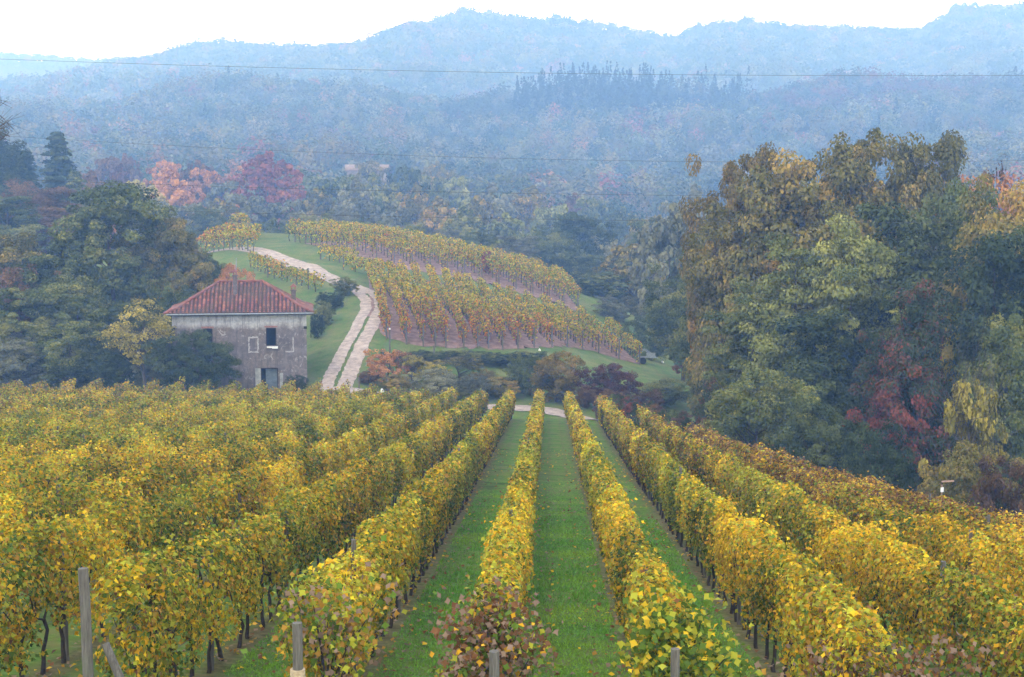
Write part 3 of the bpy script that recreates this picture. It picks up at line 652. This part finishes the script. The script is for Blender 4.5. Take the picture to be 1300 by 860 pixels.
# valley trees beyond the hill, one thing each
KN = {'oak': 'spreading', 'tall': 'tall', 'round': 'rounded', 'conifer': 'pointed', 'sparse': 'half bare'}
CN = {'green': 'dull green', 'dark': 'dark green', 'olive': 'olive', 'gold': 'golden', 'pale': 'pale green', 'yellow': 'pale yellow', 'orange': 'orange', 'red': 'red', 'purple': 'purple', 'russet': 'russet', 'grey': 'grey green', 'mixred': 'reddish green'}
val = [('round','red',340,183,380,90,'large crimson tree standing out beyond the hilltop pergola'),
 ('conifer','dark',72,160,260,92,'big pointed dark conifer at upper left'),
 ('conifer','dark',30,185,250,84,'dark conifer left of the big pointed one'),
 ('conifer','green',95,212,245,70,'green pointed conifer below the big one'),
 ('tall','dark',-5,170,240,80,'dark tree top in the upper left corner of the wood')]
auto = [('sparse','russet',20,215,225,90),('tall','russet',60,240,215,70),('oak','russet',70,262,205,70),('tall','green',10,250,200,90),
 ('round','russet',110,218,300,60),('round','russet',140,190,400,50),('round','russet',160,188,410,45),('round','orange',210,196,400,50),('round','orange',120,245,250,60),
 ('round','purple',150,208,370,36),('round','yellow',165,220,340,50),('round','yellow',190,235,320,50),('round','russet',245,196,390,60),('round','orange',262,205,385,50),('round','orange',218,215,340,60),
 ('round','grey',200,245,300,60),('round','grey',235,250,290,60),('round','olive',270,245,300,60),('round','grey',310,236,310,70),('round','grey',285,222,380,50),
 ('round','grey',360,245,310,60),('round','olive',395,232,330,60),('round','green',425,212,350,70),('round','grey',450,228,320,60),('round','green',480,220,360,60),
 ('round','dark',515,200,380,50),('round','green',545,212,390,50),('round','olive',525,232,340,50),('round','pale',570,215,400,60),('round','grey',495,250,300,60),
 ('round','olive',560,250,310,60),('round','olive',600,240,330,70),('round','grey',630,232,360,60),('round','green',590,262,290,60),('round','pale',640,262,290,70),
 ('round','olive',670,236,380,60),('round','pale',700,250,350,60),('oak','dark',725,268,270,100),('round','russet',725,238,420,50),('round','green',755,240,400,60),
 ('round','green',680,280,265,60),('round','grey',760,290,280,60),('oak','green',700,290,250,60),('round','green',790,255,380,60),('round','olive',820,262,340,60),
 ('oak','green',845,275,250,80),('round','grey',875,235,300,80),('oak','green',885,290,220,80),('oak','dark',835,300,235,70),('oak','dark',800,325,240,60),
 ('tall','green',760,325,235,60),('oak','grey',440,262,270,60),('oak','green',400,268,265,60),('round','green',350,272,262,60),('oak','green',470,278,255,60),
 ('oak','green',520,280,250,60),('oak','grey',560,290,245,55),('oak','green',610,295,240,60),('tall','grey',655,300,238,50),('oak','green',270,262,270,60),
 ('round','green',230,280,262,60),('round','orange',300,258,330,40),('round','yellow',243,265,300,26),('round','yellow',268,262,300,24),('round','green',900,245,330,80),
 ('round','olive',470,195,450,50),('round','green',610,222,470,60),('round','green',650,215,480,60),('round','grey',700,222,480,60),('round','olive',560,198,460,50),
 ('round','grey',462,221,440,44),('round','orange',530,222,420,36),('round','green',320,210,460,50),('round','orange',300,205,430,46),('round','green',390,215,440,60),('round','grey',90,232,330,50)]
seen = {}
for a in sorted(auto, key=lambda a: a[2]):
    k = (a[0], a[1]); i = seen[k] = seen.get(k, 0) + 1
    val.append(a + ('%s %s %s tree from the left in the hazy valley wood' % (ORD[i - 1], KN[a[0]], CN[a[1]]),))
for a in val: plant(*a, group='trees in the valley beyond the hill vineyard')
# bare branch of a nearer tree reaching in at the left edge
b = []
r_ = np.random.default_rng(5); base = W(-60, 200, 60); root = empty('bare_tree', (base[0], base[1], float(zt(base[0], base[1])))); loc = np.array(root.location)
tp = W(-45, 110, 60) - loc
b += tube([(0, 0, -.5), tp * .4 + (.2, 0, 0), tp * .75, tp], [.22, .16, .10, .04], 8)
for k in range(60):
    s = tp * r_.uniform(.72, 1); e = W(r_.uniform(-60, 18), r_.uniform(128, 178), 60) - loc; md = (s + e) / 2 + (0, 0, .3)
    b += tube([s, md, e], [.035, .02, .008], 4, False)
    for q in range(4): b += tube([md * (1 - q / 4) + e * q / 4, e + r_.normal(size=3) * .3], [.010, .005], 3, False)
obj('trunk', mesh('trunk', b, M['bark']), root); tag(root, 'bare dark twigs of a tree reaching in at the upper left edge', 'tree')

# ------------------------------------------------------------------ far woods (one mass per hillside)
def far_wood(name, Y0, Y1, sp, per, label, seed, p0=-160, p1=1460, leafk=1.):
    r = np.random.default_rng(seed); rows = []; y = Y0
    while y < Y1:
        x = np.arange(azX(p0, y), azX(p1, y), sp); rows.append(np.stack([x + r.normal(size=len(x)) * sp * .33, y + r.normal(size=len(x)) * sp * .33], 1)); y += sp * .9
    P = np.concatenate(rows); X, Y = P.T; Z = zt(X, Y); px = pxof(X, Y)
    # leave out what the ground in front hides
    ang = (Z + 14) / Y; yy = np.arange(240, 2600, 12.); keep = np.ones(len(X), bool); hor = np.full(len(X), -9.); 
    for q in yy:
        m = q < Y - 25
        if not m.any(): break
        hor[m] = np.maximum(hor[m], (zt(X[m] / Y[m] * q, np.full(m.sum(), q)) + (10 if q > 450 else 4)) / q)
    keep = ang > hor - .004; X, Y, Z, px = X[keep], Y[keep], Z[keep], px[keep]; n = len(X)
    a = Noise(seed + 50, 120)(X, Y); c = Noise(seed + 51, 45)(X, Y)
    con = ((Y > 840) & (Y < 1000) & (px > 650) & (px < 935) & (r.random(n) < .85)) | ((Y < 1100) & (Y > 700) & (r.random(n) < .010))
    redz = sm(950, 1010, px) * (1 - sm(1180, 1240, px)) * ((Y > 860) & (Y < 1050))
    pal = np.array([(.04,.065,.03),(.075,.095,.04),(.13,.13,.05),(.17,.14,.06),(.22,.12,.06),(.20,.075,.055),(.15,.15,.09)])
    wt = np.stack([.9 - .3 * a, 1.1 + 0 * a, .8 + .3 * c, .35 + .25 * a, .14 + .2 * c + 1.5 * redz, .04 + .12 * a + 3.0 * redz, .5 + 0 * a], 1).clip(.02)
    wt = np.cumsum(wt / wt.sum(1)[:, None], 1); k = (wt < r.random((n, 1))).sum(1).clip(0, 6); base = pal[k]; base[con] = (.014, .028, .022)
    base = base * r.uniform(.6, 1.35, (n, 1)); hgt = r.uniform(8, 17, n) * (1 + .15 * a); rad = r.uniform(4.2, 8.2, n) * (1.25 if Y0 > 1100 else 1); hgt[con] = r.uniform(9, 21, con.sum()) + 3 * c[con]; rad[con] = r.uniform(2.8, 5.5, con.sum())
    base = base * (1 - .45 * ((Y > 850) & (Y < 1010) & (px > 560)))[:, None]
    i = np.repeat(np.arange(n), per); m = len(i); d = r.normal(size=(m, 3)); d[:, 2] = np.abs(d[:, 2]) * 1.05 - .35; d /= np.linalg.norm(d, axis=1)[:, None]; q = r.uniform(.55, 1.08, m)
    lob = 1 + .2 * np.sin(d[:, 0] * 5 + i) * np.cos(d[:, 2] * 6 + i * 1.7)
    zc = Z[i] + hgt[i] * .5; Q = np.stack([X[i] + d[:, 0] * rad[i] * q * lob, Y[i] + d[:, 1] * rad[i] * q * lob, zc + d[:, 2] * hgt[i] * .5 * q * lob], 1)
    ci = con[i]; t = r.random(m) ** 1.3; th = r.uniform(0, 6.28, m); rr = rad[i] * (1 - t) * r.uniform(.5, 1.1, m)
    Q[ci] = np.stack([X[i] + np.cos(th) * rr, Y[i] + np.sin(th) * rr, Z[i] + 1 + t * hgt[i]], 1)[ci]
    V, f, kk = leaves(Q, d + r.normal(size=d.shape) * .35 + (0, 0, .3), leafk * np.where(ci, .8, 1.) * r.uniform(.7, 1.3, m))
    col = base[i] * r.uniform(.85, 1.15, (m, 1)); o = obj(name, mesh(name, [(V, f)], M['farleaf'], False, {'c': np.repeat(col, kk, 0)}))
    tag(o, label, 'woodland', kind='stuff'); return n
n1 = far_wood('far_wood', 400, 820, 11, 260, 'hazy mixed autumn wood filling the valley slopes', 1, leafk=1.3)
n2 = far_wood('far_wood', 820, 1110, 7.5, 110, 'blue hazed ridge wood with a dark conifer stand and red trees', 2, leafk=1.6)
n3 = far_wood('far_wood', 1150, 1780, 12.5, 90, 'pale blue hazy wood covering the skyline hills', 3, leafk=2.6)
n4 = far_wood('far_wood', 2250, 2420, 14, 40, 'palest wood on the farthest ridge at left', 4, -160, 420, leafk=4)
print('far trees', n1, n2, n3, n4)

# ------------------------------------------------------------------ stone farmhouse
HY = 128.0; EL = W(220, 398, HY); ER = W(388, 398, HY); xc = (EL[0] + ER[0]) / 2; HWd = ER[0] - EL[0]; hb_ = float(zt(xc, HY)) - .3; eav = EL[2]; HH = eav - hb_; HD = 8.2
house = empty('farmhouse', (xc, HY, hb_), R(8.3)); tag(house, 'abandoned two storey stone farmhouse with red tiled hip roof below the hill', 'house')
def hx(px): return W(px, 450, HY)[0] - xc
def hz(py): return W(300, py, HY)[2] - hb_
def wallmat():
    m, t, b = nodes('peeling_plaster'); tc = N(t, 'TexCoord'); P = tc.outputs['Object']; sx = N(t, 'SeparateXYZ'); t.links.new(P, sx.inputs[0]); Z = sx.outputs[2]
    n1 = noise(t, .9, 8, .65, P); n2 = noise(t, 4, 10, .7, P); n3 = noise(t, .35, 5, .6, P); n4 = noise(t, 1.6, 9, .7, P, 1.2)
    grey = ramp(t, n1, [(.28, (.055, .048, .055)), (.5, (.115, .10, .108)), (.75, (.22, .20, .20))])
    brown = ramp(t, n2, [(.3, (.075, .06, .058)), (.7, (.22, .18, .165))]); c = mixc(t, ramp(t, n3, [(.42, (0, 0, 0)), (.6, (1, 1, 1))]), grey, brown)
    c = mixc(t, ramp(t, n4, [(.56, (0, 0, 0)), (.66, (.8, .8, .8))]), c, (.36, .35, .35))
    zz = math_(t, 'ADD', math_(t, 'DIVIDE', Z, HH), math_(t, 'MULTIPLY', math_(t, 'SUBTRACT', n1, .5), .22))
    c = mixc(t, ramp(t, zz, [(.80, (0, 0, 0)), (.88, (1, 1, 1))]), c, ramp(t, n2, [(.3, (.27, .27, .28)), (.65, (.44, .44, .45))]))
    c = mixc(t, ramp(t, n2, [(.28, (.5, .5, .5)), (.38, (0, 0, 0))]), c, (.06, .055, .06))
    mp = N(t, 'Mapping'); mp.inputs['Scale'].default_value = (2.6, 2.6, .35); t.links.new(P, mp.inputs[0]); ns = noise(t, 1., 6, .7, mp.outputs[0])
    c = mixc(t, ramp(t, ns, [(.50, (0, 0, 0)), (.68, (.75, .75, .75))]), c, (.055, .048, .052))
    t.links.new(c, b.inputs['Base Color']); b.inputs['Roughness'].default_value = .95; bump(t, b, n2, .8, .06); return m
M['wall'] = wallmat()
# front wall with real openings; x ranges and z ranges of openings
OP = [(hx(337.6), hx(350.4), hz(440), hz(417)), (hx(259), hx(271), hz(440), hz(417)), (hx(330), hx(352), hz(503), hz(468))]
def facade(x0, x1, z0, z1, ops, y, th):
    xs = sorted({x0, x1} | {a for o in ops for a in o[:2]}); zs = sorted({z0, z1} | {max(a, z0) for o in ops for a in o[2:]}); out = []
    for i in range(len(xs) - 1):
        for j in range(len(zs) - 1):
            cx, cz = (xs[i] + xs[i + 1]) / 2, (zs[j] + zs[j + 1]) / 2
            if not any(o[0] < cx < o[1] and o[2] < cz < o[3] for o in ops): out.append(box((cx, y + th / 2, cz), (xs[i + 1] - xs[i], th, zs[j + 1] - zs[j])))
    return out
wb = facade(-HWd / 2, HWd / 2, 0, HH, OP, 0, .45) + [box((-HWd / 2 + .225, HD / 2 + .225, HH / 2), (.45, HD - .45, HH)), box((HWd / 2 - .225, HD / 2 + .225, HH / 2), (.45, HD - .45, HH)), box((0, HD - .2, HH / 2), (HWd - .9, .4, HH))]
obj('wall', mesh('wall', wb, M['wall']), house)
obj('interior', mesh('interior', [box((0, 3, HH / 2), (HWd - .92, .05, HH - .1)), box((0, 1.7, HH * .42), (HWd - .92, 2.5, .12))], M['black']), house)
def opening(i, nm):
    o = OP[i]; b = []
    for x in (o[0] + .04, o[1] - .04): b.append(box((x, .25, (o[2] + o[3]) / 2), (.08, .1, o[3] - o[2] - .004)))
    b.append(box((0.5 * (o[0] + o[1]), .25, o[3] - .05), (o[1] - o[0] - .17, .1, .09))); return obj(nm, mesh(nm, b, M['vinewood']), house)
for i in (0, 1):
    wf = opening(i, 'window'); o = OP[i]
    sb = [box(((o[0] + o[1]) / 2 - .12, -.08, o[2] - .1), (.55, .26, .13), .03), box(((o[0] + o[1]) / 2 + .34, -.09, o[2] - .13), (.5, .24, .2), -.05)]
    obj('sill', mesh('sill', sb, M['white']), wf)
    obj('lintel', mesh('lintel', [box(((o[0] + o[1]) / 2, -.012, o[3] + .12), (o[1] - o[0] + .25, .04, .14))], basic('brick_lintel', (.16, .07, .055), (.32, .16, .13), 7)), wf)
door = opening(2, 'door'); o = OP[2]; xm = (o[0] + o[1]) / 2
obj('door_leaf', mesh('door_leaf', [box((xm + .18, .3, (o[2] + o[3]) / 2), (o[1] - o[0] - .55, .06, o[3] - o[2] - .1))], basic('blue_grey_paint', (.06, .08, .10), (.13, .16, .19), 3)), door)
for bb in (box((o[0] - .22, -.015, (o[2] + o[3]) / 2), (.5, .05, o[3] - o[2])), box((o[1] + .3, -.015, (o[2] + o[3]) / 2 - .2), (.28, .05, o[3] - o[2] - .6))): obj('door_jamb', mesh('door_jamb', [bb], basic('pale_render', (.17, .18, .18), (.36, .37, .36), 2.5)), door)
# rubbed pale outlines of blocked windows
for x0, x1, y0, y1, full in ((316, 327.5, 429, 447.5, True), (362, 371.5, 430, 447.5, False)):
    a, b2, c, d = hx(x0), hx(x1), hz(y1), hz(y0); q = []
    rs = np.random.default_rng(int(x0))
    def edge(p, e, w_=.12):
        for t in np.linspace(0, 1, 9)[:-1]:
            if rs.random() < .82: s = np.array(p) + (np.array(e) - np.array(p)) * (t + .06); q.append(box((s[0] + rs.normal() * .02, -.008, s[1] + rs.normal() * .02), (abs(e[0] - p[0]) / 8 + w_ * rs.uniform(.7, 1.2), .03, abs(e[1] - p[1]) / 8 + w_ * rs.uniform(.7, 1.2))))
    edge((b2, c), (b2, d)); edge((a, c), (b2, c))
    if full: edge((a, c), (a, d)); edge((a, d), (b2, d))
    # merge overlap safely: small offsets in depth
    q = [(v + np.array((0, -.0007 * i, 0)), f) for i, (v, f) in enumerate(q)]
    obj('blocked_window_trim', mesh('blocked_window_trim', q, basic('old_whitewash', (.22, .21, .215), (.42, .41, .41), 6)), house)
for sx_ in (-1, 1): obj('iron_bracket', mesh('iron_bracket', [box((sx_ * (HWd / 2 - .12), -.07, HH - 1.35), (.3, .16, .22))], M['black']), house)
# roof: hip with a flatter kick at the eaves, corrugated by tile courses
def roofmat():
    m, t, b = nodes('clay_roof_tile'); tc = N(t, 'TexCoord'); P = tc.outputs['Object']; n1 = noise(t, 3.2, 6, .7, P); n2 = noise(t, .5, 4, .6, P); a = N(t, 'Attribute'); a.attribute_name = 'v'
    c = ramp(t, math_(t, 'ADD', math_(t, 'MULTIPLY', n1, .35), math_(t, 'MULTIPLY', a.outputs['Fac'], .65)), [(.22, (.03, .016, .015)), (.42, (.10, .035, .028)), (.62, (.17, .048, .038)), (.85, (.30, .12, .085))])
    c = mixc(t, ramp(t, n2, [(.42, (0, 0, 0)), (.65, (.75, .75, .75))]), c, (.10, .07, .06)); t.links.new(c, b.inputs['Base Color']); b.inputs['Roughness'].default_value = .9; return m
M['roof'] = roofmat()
OV = .55; rx, ry = HWd / 2 + OV + .1, HD / 2 + OV; RISE = 2.6; KZ = .95; KH = .34   # kick depth and its rise
cy0 = HD / 2
def roof_h(d):   # height against horizontal distance from the eave
    return np.where(d < KZ, d / KZ * KH, KH + (d - KZ) / (ry - KZ) * (RISE - KH))
blocks = []; vals = []; TW = .36
def face(a0, a1, n_along, along, inward, org, half):
    """one roof slope as separate tile columns: each a raised half-round strip stepping every tile"""
    s = np.arange(-half + TW / 2, half, TW)
    for x in s:
        dmax = min(ry, half - abs(x)) if half > 0 else ry
        if dmax < .15: continue
        steps = np.arange(0, dmax + .36, .38); steps = np.minimum(steps, dmax)
        for i in range(len(steps) - 1):
            d0, d1 = steps[i], min(steps[i + 1] + .05, dmax + .03)
            if steps[i + 1] - d0 < .04: continue
            g_ = np.array([-.5, -.25, 0, .25, .5]); up = np.array([-.10, .04, .085, .04, -.10]); jx = rng.normal() * .008
            row = []
            for dd, lift in ((d0, .07), (d1, .012)):
                hh = float(roof_h(np.array(dd)))
                for gg, uu in zip(g_, up): row.append(org + along * (x + gg * TW * 1.02 + jx) + inward * dd + np.array((0, 0, hh + uu + lift)))
            row = np.array(row); blocks.append((row, np.array([(k, k + 1, k + 6, k + 5) for k in range(4)]))); vals.append(np.clip(np.tile([.0, .55, .8, .55, .0], 2) + rng.normal() * .22 * np.tile([.2, 1, 1, 1, .2], 2), 0, 1))  # column edges coloured dark: deep shade of the channels put into the tile colour
ex, ey, ez = np.eye(3); ec = np.array((0, cy0, HH))
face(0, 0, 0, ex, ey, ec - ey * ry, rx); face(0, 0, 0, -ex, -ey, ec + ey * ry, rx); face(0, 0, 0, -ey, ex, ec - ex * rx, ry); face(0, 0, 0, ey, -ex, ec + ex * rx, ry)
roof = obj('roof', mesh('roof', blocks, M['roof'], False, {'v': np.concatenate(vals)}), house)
# under-surface and soffit, so the roof is a solid body
dl = [0, KZ, ry]; rv = []; 
for d in dl:
    h_ = float(roof_h(np.array(d))) - .03 + HH
    rv += [(-(rx - d), cy0 - (ry - d), h_), (rx - d, cy0 - (ry - d), h_), (rx - d, cy0 + (ry - d), h_), (-(rx - d), cy0 + (ry - d), h_)]
rf = [(4 * i + j, 4 * i + (j + 1) % 4, 4 * i + 4 + (j + 1) % 4, 4 * i + 4 + j) for i in range(2) for j in range(4)]
obj('roof_deck', mesh('roof_deck', [(np.array(rv), np.array(rf)), box((0, cy0, HH - .1), (2 * rx - .02, 2 * ry - .02, .13))], basic('roof_timber', (.03, .024, .022), (.075, .06, .055), 5)), roof)
hipb = []
for p, q in [((-rx, cy0 - ry), (-(rx - ry), cy0)), ((rx, cy0 - ry), (rx - ry, cy0)), ((-rx, cy0 + ry), (-(rx - ry), cy0)), ((rx, cy0 + ry), (rx - ry, cy0))]:
    pts = []
    for t in np.linspace(0, 1, 24): pts.append((p[0] + (q[0] - p[0]) * t, p[1] + (q[1] - p[1]) * t, HH + float(roof_h(np.array(t * ry))) + .07 + .02 * (round(t * 23) % 2)))
    hipb += tube(pts, .13, 7)
hipb += tube([(x, cy0, HH + RISE + .08 + .015 * (i % 2)) for i, x in enumerate(np.linspace(-(rx - ry), rx - ry, 12))], .13, 7)
hv = sum(len(v) for v, f in hipb); obj('ridge_tiles', mesh('ridge_tiles', hipb, M['roof'], False, {'v': np.repeat(rng.uniform(.5, 1, hv // 7 + 1), 7)[:hv]}), roof)
gt = []
for s in (-1, 1): gt += tube([(-rx, cy0 + s * (ry + .05), HH - .02), (rx, cy0 + s * (ry + .05), HH - .02)], .07, 8)
obj('gutter', mesh('gutter', gt, M['metalgrey']), roof)
def chimney(px, yy, base_z, top_z, w_, cap='gable'):
    x = hx(px) * (HY + yy) / HY + xc * (yy / HY); z1 = top_z; ch = obj('chimney', mesh('chimney', [box((x, yy, (base_z + z1) / 2), (w_, w_, z1 - base_z)), box((x, yy, z1 + .06), (w_ + .16, w_ + .16, .12))], basic('sooty_brick', (.06, .05, .05), (.15, .12, .115), 6)), roof)
    b = [box((x + s * w_ * .36, yy + q * w_ * .36, z1 + .25), (.1, .1, .26)) for s in (-1, 1) for q in (-1, 1)]
    hw_ = w_ / 2 + .12; zz = z1 + .38
    vv = np.array([(x - hw_, yy - hw_, zz), (x + hw_, yy - hw_, zz), (x + hw_, yy + hw_, zz), (x - hw_, yy + hw_, zz), (x, yy - hw_, zz + .32), (x, yy + hw_, zz + .32)])
    capm = basic('cap_tile', (.17, .06, .05), (.30, .13, .10), 4)
    obj('chimney_cap', mesh('chimney_cap', b + [(vv, np.array([(0, 3, 2, 1), (0, 4, 5, 3), (1, 2, 5, 4)])), (vv, np.array([(0, 1, 4), (2, 3, 5)]))], capm), ch); return x
zt_c = W(305, 352, HY + 2.6)[2] - hb_
cxm = chimney(305, 2.4, HH + 1.2, zt_c + .1, .36)
obj('mast', mesh('mast', tube([(cxm + .1, 2.9, zt_c - .5), (cxm + .1, 2.9, zt_c + 1.05), (cxm + .13, 2.9, zt_c + 1.75)], [.06, .05, .03], 6), M['metalgrey']), roof)
chimney(380.5, 3.8, HH + .6, W(380, 370, HY + 3.8)[2] - hb_ , .42)

# ------------------------------------------------------------------ other things
def small(name, px, py, label, cat, parts, y0=20., rz=0.):
    P = G(px, py, y0); root = empty(name, P, rz); tag(root, label, cat)
    for nm, bl, m in parts: obj(nm, mesh(nm, bl, m), root)
    return root
# upturned white tub near the lane
th = np.linspace(0, np.pi, 14); arc = np.array([(math.cos(t) * .55, math.sin(t) * .42) for t in th]); v = np.array([(x, y * .5, z + .25) for y in (-1, 1) for x, z in arc]); k = len(arc)
fr = np.array([(i, i + 1, k + i + 1, k + i) for i in range(k - 1)])
caps = [(np.r_[v[:k], [(0, -.5, .25)]], np.array([(i, i + 1, k) for i in range(k - 1)])), (np.r_[v[k:], [(0, .5, .25)]], np.array([(i, i + 1, k) for i in range(k - 1)]))]
small('water_tub', 779, 524, 'upturned white tub on dark blocks beside the dirt lane', 'tub', [('shell', [(v, fr)] + caps, M['white']), ('block', [box((-.35, 0, .08), (.2, .8, .3))], M['black']), ('block', [box((.35, 0, .08), (.2, .8, .3))], M['black'])])
# grey trailer frame at the end of the hill vines
sl = [box((0, 0, .75), (2.1, 1.1, .08)), box((-.95, 0, 1.1), (.08, 1.1, .6)), box((.5, -.5, 1.05), (1., .06, .5), .1)]
bars = tube([(-1.0, -.55, .8), (-.2, -.55, 1.75), (.9, -.4, 1.0)], .05, 6) + tube([(-1., .5, .8), (-.3, .5, 1.6), (1.4, .3, .55)], .05, 6)
wh = []
def wheel(x, y): return tube([(x, y - .08, .38), (x, y + .08, .38)], .38, 16)
small('farm_cart', 820, 462, 'old grey metal farm cart at the lower end of the hill vines', 'cart', [('bed', sl, M['metalgrey']), ('frame', bars, M['metalgrey']), ('wheel', wheel(-.4, -.62), M['black']), ('wheel', wheel(-.4, .62), M['black'])])
def sack(s):
    r2 = np.random.default_rng(int(s * 100)); a = np.linspace(0, 2 * np.pi, 10, endpoint=False); L = [(.30, 0), (.36, .15), (.30, .35), (.18, .5), (.10, .58), (.14, .66)]
    v = np.array([(math.cos(t) * r_2 * s * (1 + .1 * r2.normal()), math.sin(t) * r_2 * s, z * s) for r_2, z in L for t in a]); f = np.array([(i * 10 + j, i * 10 + (j + 1) % 10, i * 10 + 10 + (j + 1) % 10, i * 10 + 10 + j) for i in range(5) for j in range(10)]); return [(v, f)]
small('white_sack', 485, 499, 'white tied sack in the grass right of the farm track', 'sack', [('bag', sack(.6), M['white'])])
small('white_sack', 685, 446, 'small white sack at the lower edge of the hill vineyard', 'sack', [('bag', sack(.4), M['white'])])
small('white_sack', 841, 461, 'small white sack on the grass right of the farm cart', 'sack', [('bag', sack(.5), M['white'])])
for px, py, h, lb in ((491, 496, 1.3, 'grey stake right of the white sack by the track'), (529, 497, 1.2, 'pale topped stake among the ochre shrubs'), (566, 500, 1.4, 'pale topped stake in front of the olive shrubs'), (456, 494, .9, 'short dark stake beside the lower bend of the track'), (495, 452, 2.6, 'thin pale stake at the foot of the hill vineyard'), (551, 460, 1.5, 'thin stake on the terrace bank')):
    P = G(px, py); root = empty('stake', P); tag(root, lb, 'stake', 'stakes on the slope below the hill vines'); obj('shaft', post_mesh('shaft', h, .08, 7), root); obj('cap', mesh('cap', tube([(0, 0, h - .02), (0, 0, h + .12)], [.10, .08], 8), M['white'] if 'pale' in lb else M['post']), root)
# signboard at right
P = W(1196, 622, 60); root = empty('signboard', (P[0], 60, float(zt(P[0], 60)))); hh = P[2] - root.location.z; tag(root, 'small white board on a stick above the brown vines', 'sign')
obj('board', mesh('board', [box((0, 0, hh), (.16, .03, .2), .5)], M['white']), root); obj('stick', mesh('stick', tube([(0, .03, -.2), (0, .03, hh + .2)], .025, 6) + [box((.25, .04, hh + .36), (.6, .05, .06), .3)], basic('tan_wood', (.3, .18, .12), (.45, .3, .22))), root)
# far farm roof among the trees
P = W(466, 218, 470); z0 = float(zt(P[0], 470)); root = empty('far_barn', (P[0], 470, z0), .1); tag(root, 'pale roofed farm building among hazy trees beyond the hill', 'building'); e = P[2] - z0
obj('wall', mesh('wall', [box((0, 0, e / 2), (13, 7, e))], basic('tan_render', (.16, .14, .12), (.25, .22, .2), 1)), root)
v = np.array([(-7.2, -4, e), (7.2, -4, e), (7.2, 4, e), (-7.2, 4, e), (-7.2, 0, e + 2.3), (7.2, 0, e + 2.3)]); obj('roof', mesh('roof', [(v, np.array([(0, 1, 5, 4), (2, 3, 4, 5), (0, 3, 2, 1)])), (v, np.array([(0, 4, 3), (1, 2, 5)]))], basic('pale_tile', (.16, .12, .11), (.24, .18, .16), .8)), root)
# overhead wires crossing the whole view
for pts, Yw, lb in (([(0, 75), (400, 88), (720, 93), (1300, 96)], 60, 'highest overhead wire crossing the hazy hills'), ([(0, 172), (300, 190), (620, 200), (1300, 204)], 62, 'second overhead wire crossing in front of the valley wood'),
                   ([(0, 227), (300, 238), (700, 246), (1300, 249)], 58, 'third overhead wire passing before the golden oaks'), ([(0, 261), (300, 270), (700, 279), (1300, 283)], 58, 'lowest overhead wire passing before the right wood')):
    xs = [p[0] for p in pts]; co = np.polyfit(xs, [p[1] for p in pts], 2); q = np.linspace(-1500, 2800, 70); P = [W(x, np.polyval(co, x), Yw) for x in q]
    tag(obj('power_line', mesh('power_line', tube(P, .0065, 5, False), M['wire'])), lb, 'wire', 'overhead wires')

# ------------------------------------------------------------------ grass in the lanes and fallen leaves
n = 90000; u = np.concatenate([U0 + SP * k + rng.uniform(.25, SP - .25, n // 4) for k in (-2, -1, 0, 1)]); v = 22 + 40 * rng.random(len(u)) ** 1.3; X, Y = XY(u, v); Z = zt(X, Y)
ln = Noise(90, .8)(X, Y); fade = 1 - sm(30, 62, v); hgt = fade * (.045 + .03 * np.clip(ln, 0, 2)) * rng.uniform(.6, 1.5, len(u)) * (v / 35); a = rng.uniform(0, 6.28, len(u)); wd = .012 * v / 25
P = np.stack([X, Y, Z], 1); s = np.stack([np.cos(a) * wd, np.sin(a) * wd, 0 * a], 1); tip = P + np.stack([rng.normal(size=len(u)) * .03, rng.normal(size=len(u)) * .03, hgt], 1)
V = np.stack([P - s, P + s, tip], 1).reshape(-1, 3); f = np.arange(len(V)).reshape(-1, 3)
c = np.array((.11, .27, .030)) * rng.uniform(.7, 1.6, (len(u), 1)) + np.array((.05, .04, .0)) * np.clip(Noise(91, 2.5)(X, Y), 0, 2)[:, None]
tag(obj('grass', mesh('grass', [(V, f)], M['farleaf'], False, {'c': np.repeat(c, 3, 0)})), 'short mown green grass in the lanes between the rows', 'grass', kind='stuff')
n = 5200; k = rng.integers(-3, 4, n); u = U0 + SP * k + rng.normal(size=n) * .62; v = 20 + 60 * rng.random(n) ** 1.3; X, Y = XY(u, v)
V, f, kk = leaves(np.stack([X, Y, zt(X, Y) + .05], 1), rng.normal(size=(n, 3)) * .35 + (0, 0, 1), .10 * rng.uniform(.6, 1.2, n)); c = pick({'dry': np.ones(n), 'yel': np.ones(n) * .5, 'ochre': np.ones(n), 'brown': np.ones(n) * .8})
tag(obj('fallen_leaves', mesh('fallen_leaves', [(V, f)], M['vine'], False, {'c': np.repeat(c, kk, 0)})), 'dry fallen vine leaves scattered along the rows', 'leaves', kind='stuff')

# ------------------------------------------------------------------ haze
hm = bpy.data.materials.new('haze'); hm.use_nodes = True; t = hm.node_tree; t.nodes.remove(t.nodes['Principled BSDF']); pv = t.nodes.new('ShaderNodeVolumePrincipled')
pv.inputs['Density'].default_value = HAZE_K; pv.inputs['Color'].default_value = HAZE_COL + (1,); pv.inputs['Anisotropy'].default_value = 0.; pv.inputs['Absorption Color'].default_value = (1, 1, 1, 1)
t.links.new(pv.outputs[0], t.nodes['Material Output'].inputs['Volume'])
zlo = float(Zg.min()) - 1.; zhi = 262.
tag(obj('haze', mesh('haze', [box((0, 1635, (zlo + zhi) / 2), (6700, 3500, zhi - zlo))], hm)), 'thin blue haze hanging in the valley air', 'haze', kind='stuff')
